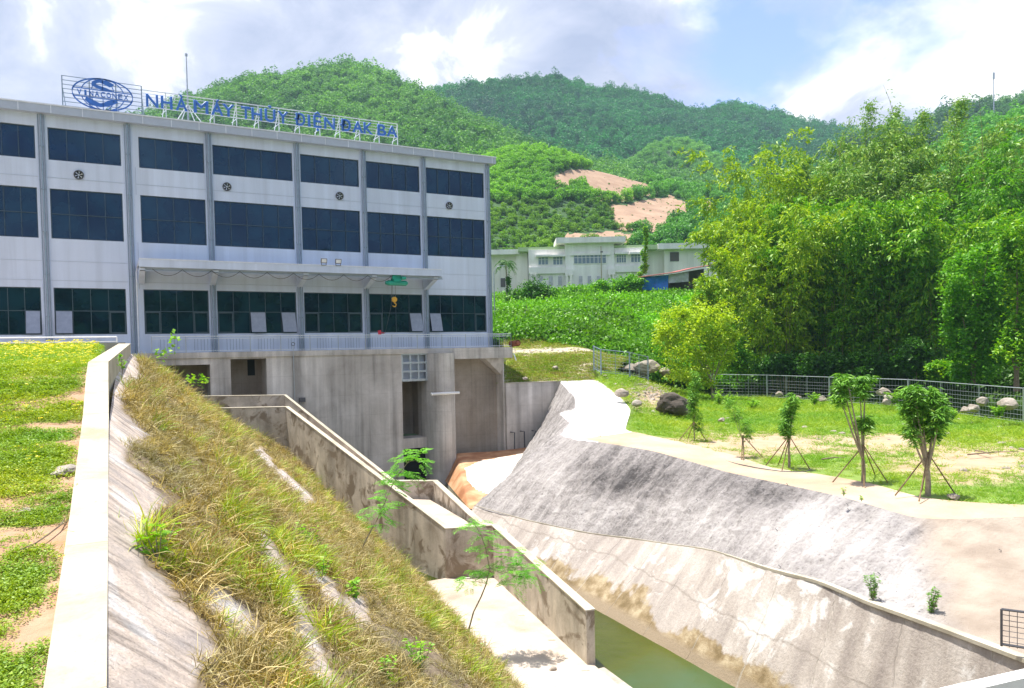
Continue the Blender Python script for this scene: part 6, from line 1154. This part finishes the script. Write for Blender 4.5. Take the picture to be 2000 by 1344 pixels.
for i, (x, y, yt, lb, n) in enumerate([(345, 720, 652, 'tall thin stem with a leafy tip against the deck railing', 26), (318, 730, 685, 'short thin stem with a bright leafy tip above the dry grass', 26), (395, 775, 735, 'thin weed with round leaves before the concrete bay', 30), (240, 745, 700, 'sparse leafy stem at the bend of the parapet', 20), (375, 765, 735, 'wispy weed on the crest of the bank', 16)]):
    b = embp(x, y); d_ = b@FW; tpz = P(x, yt, d=d_)[2]; h = max(.3, tpz-b[2]); t = thing('tall_weed', b, lb, 'weed'); cm = MB(); cm.tube([b, b+UP*h*.5+RT*.03, b+UP*h], [.012, .01, .006], 5); cm.build('stem', M['palebark'], t); q = rng.random((n, 1))**.4; leafobj('foliage', b+UP*h*(.55+.45*q)+rng.normal(size=(n, 3))*.06*(d_/20), .13*(d_/22), .11*(d_/22), M['weedleaf'], t, up=1)
for i, (x, y, h, lb) in enumerate([(1705, 1172, .85, 'upright weed in the crack above the channel lining, left one'), (1820, 1207, .95, 'upright bushy weed in the crack above the channel lining, right one')]):
    b = P(x, y, z=-7.55); weed(40+i, b, h, 380, .09, M['mango'], lb, .28, stem=9)
for i, (x, y, h, n, lb) in enumerate([(1648, 968, .35, 40, 'small dry weed on the crest of the sprayed slope'), (1172, 862, .7, 70, 'small dry weed where the plaza meets the path'), (1683, 978, .2, 24, 'tiny weed on the slope crest right of the larger dry one')]):
    b = P(x, y, z=-5.6); weed(50+i, b, h, n, .10, M['drygrass'] if False else M['weedleaf'], lb, .5)
# field weeds by the fence
for i, (x, y, d, h, lb) in enumerate([(1430, 800, 70, 1.6, 'white flowered bush left of the second sapling'), (1405, 790, 72, 1.5, 'leafy bush behind the first sapling'), (1590, 790, 68, 1.1, 'leafy weed clump before the fence, left of the forked mango'), (1745, 790, 62, 1.1, 'leafy weed clump before the fence between the two mangoes'), (1860, 820, 52, .8, 'weed clump in the field right of the largest mango'), (1950, 815, 50, .8, 'weed clump near the fence at the right edge'), (1470, 800, 66, 1.0, 'low weed clump behind the second sapling')]): weed(60+i, P(x, y, d=d), h, 420, .22, M['weedleaf'], lb, .9, stem=12)
# hose and branches
hp = [(1400, 889), (1412, 898), (1440, 906), (1480, 914), (1530, 921), (1572, 921), (1584, 917)]; hb = [(1400, 889), (1420, 889), (1450, 896)]
a = MB(); sp_ = resample([P(x, y, z=-5.70) for x, y in hp], 40); a.tube(list(sp_), .022, 6); a.tube(list(resample([P(x, y, z=-5.70) for x, y in hb], 16)), .022, 6); o = a.build('hose', M['darksteel'], None, True); tag(o, 'dark hose lying in a loop on the path by the saplings', 'hose')
for i, (x0, y0, x1, y1, lb) in enumerate([(1890, 888, 1990, 882, 'long dead branch lying on the field at the right'), (1605, 897, 1650, 894, 'short dead branch lying in the grass left of the forked mango'), (1905, 880, 1935, 888, 'short stick crossing the long dead branch')]):
    a = MB(); p0, p1 = P(x0, y0, z=-5.62), P(x1, y1, z=-5.62); a.tube([p0, (p0+p1)/2+UP*.05, p1], [.04, .03, .015], 6); o = a.build('dead_branch', M['bark']); tag(o, lb, 'branch')
# short anchor bars sticking from the slope
nb = 26; p, nn_ = gsamp(Gs, nb, np.random.default_rng(5), ((ps[..., 0] < 1950)*(sandf < 1.1)*1.0))
for k in range(nb):
    a = MB(); a.tube([p[k]-nn_[k]*.05, p[k]+nn_[k]*.06, p[k]+nn_[k]*.06+np.array([0, .07, .03])], .012, 5); o = a.build('anchor_bar', M['darksteel']); tag(o, 'short bent steel anchor bar poking out of the sprayed slope', 'anchor bar', 'anchor bars in the sprayed slope')
for i, (x, y) in enumerate([(907, 1129), (1012, 1200), (1070, 1248), (1135, 1307)]):
    q = P(x, y, z=-11.14); a = MB(); a.tube([q, q+RT*.28], .022, 6); o = a.build('drain_pipe', M['white']); tag(o, ['thin white drain pipe at the corner where wall and apron meet', 'thin white drain pipe at the wall foot, second from the corner', 'thin white drain pipe at the wall foot, third from the corner', 'thin white drain pipe at the end of the wing wall'][i], 'pipe', 'white drain pipes along the apron edge')
# ================================================================ haze
hz_ = MB(); hz_.box(-700, 1350, -420, 1350, -14.4, 260); o = hz_.build('haze', None); tag(o, kind='stuff')
m, nt, b = NT('haze air'); nt.nodes.remove(b); pv = nt.nodes.new('ShaderNodeVolumePrincipled'); pv.inputs['Color'].default_value = (.55, .82, 1, 1); pv.inputs['Density'].default_value = .00021; pv.inputs['Anisotropy'].default_value = .3
nt.links.new(pv.outputs[0], nt.nodes['Material Output'].inputs['Volume']); o.data.materials.append(m)
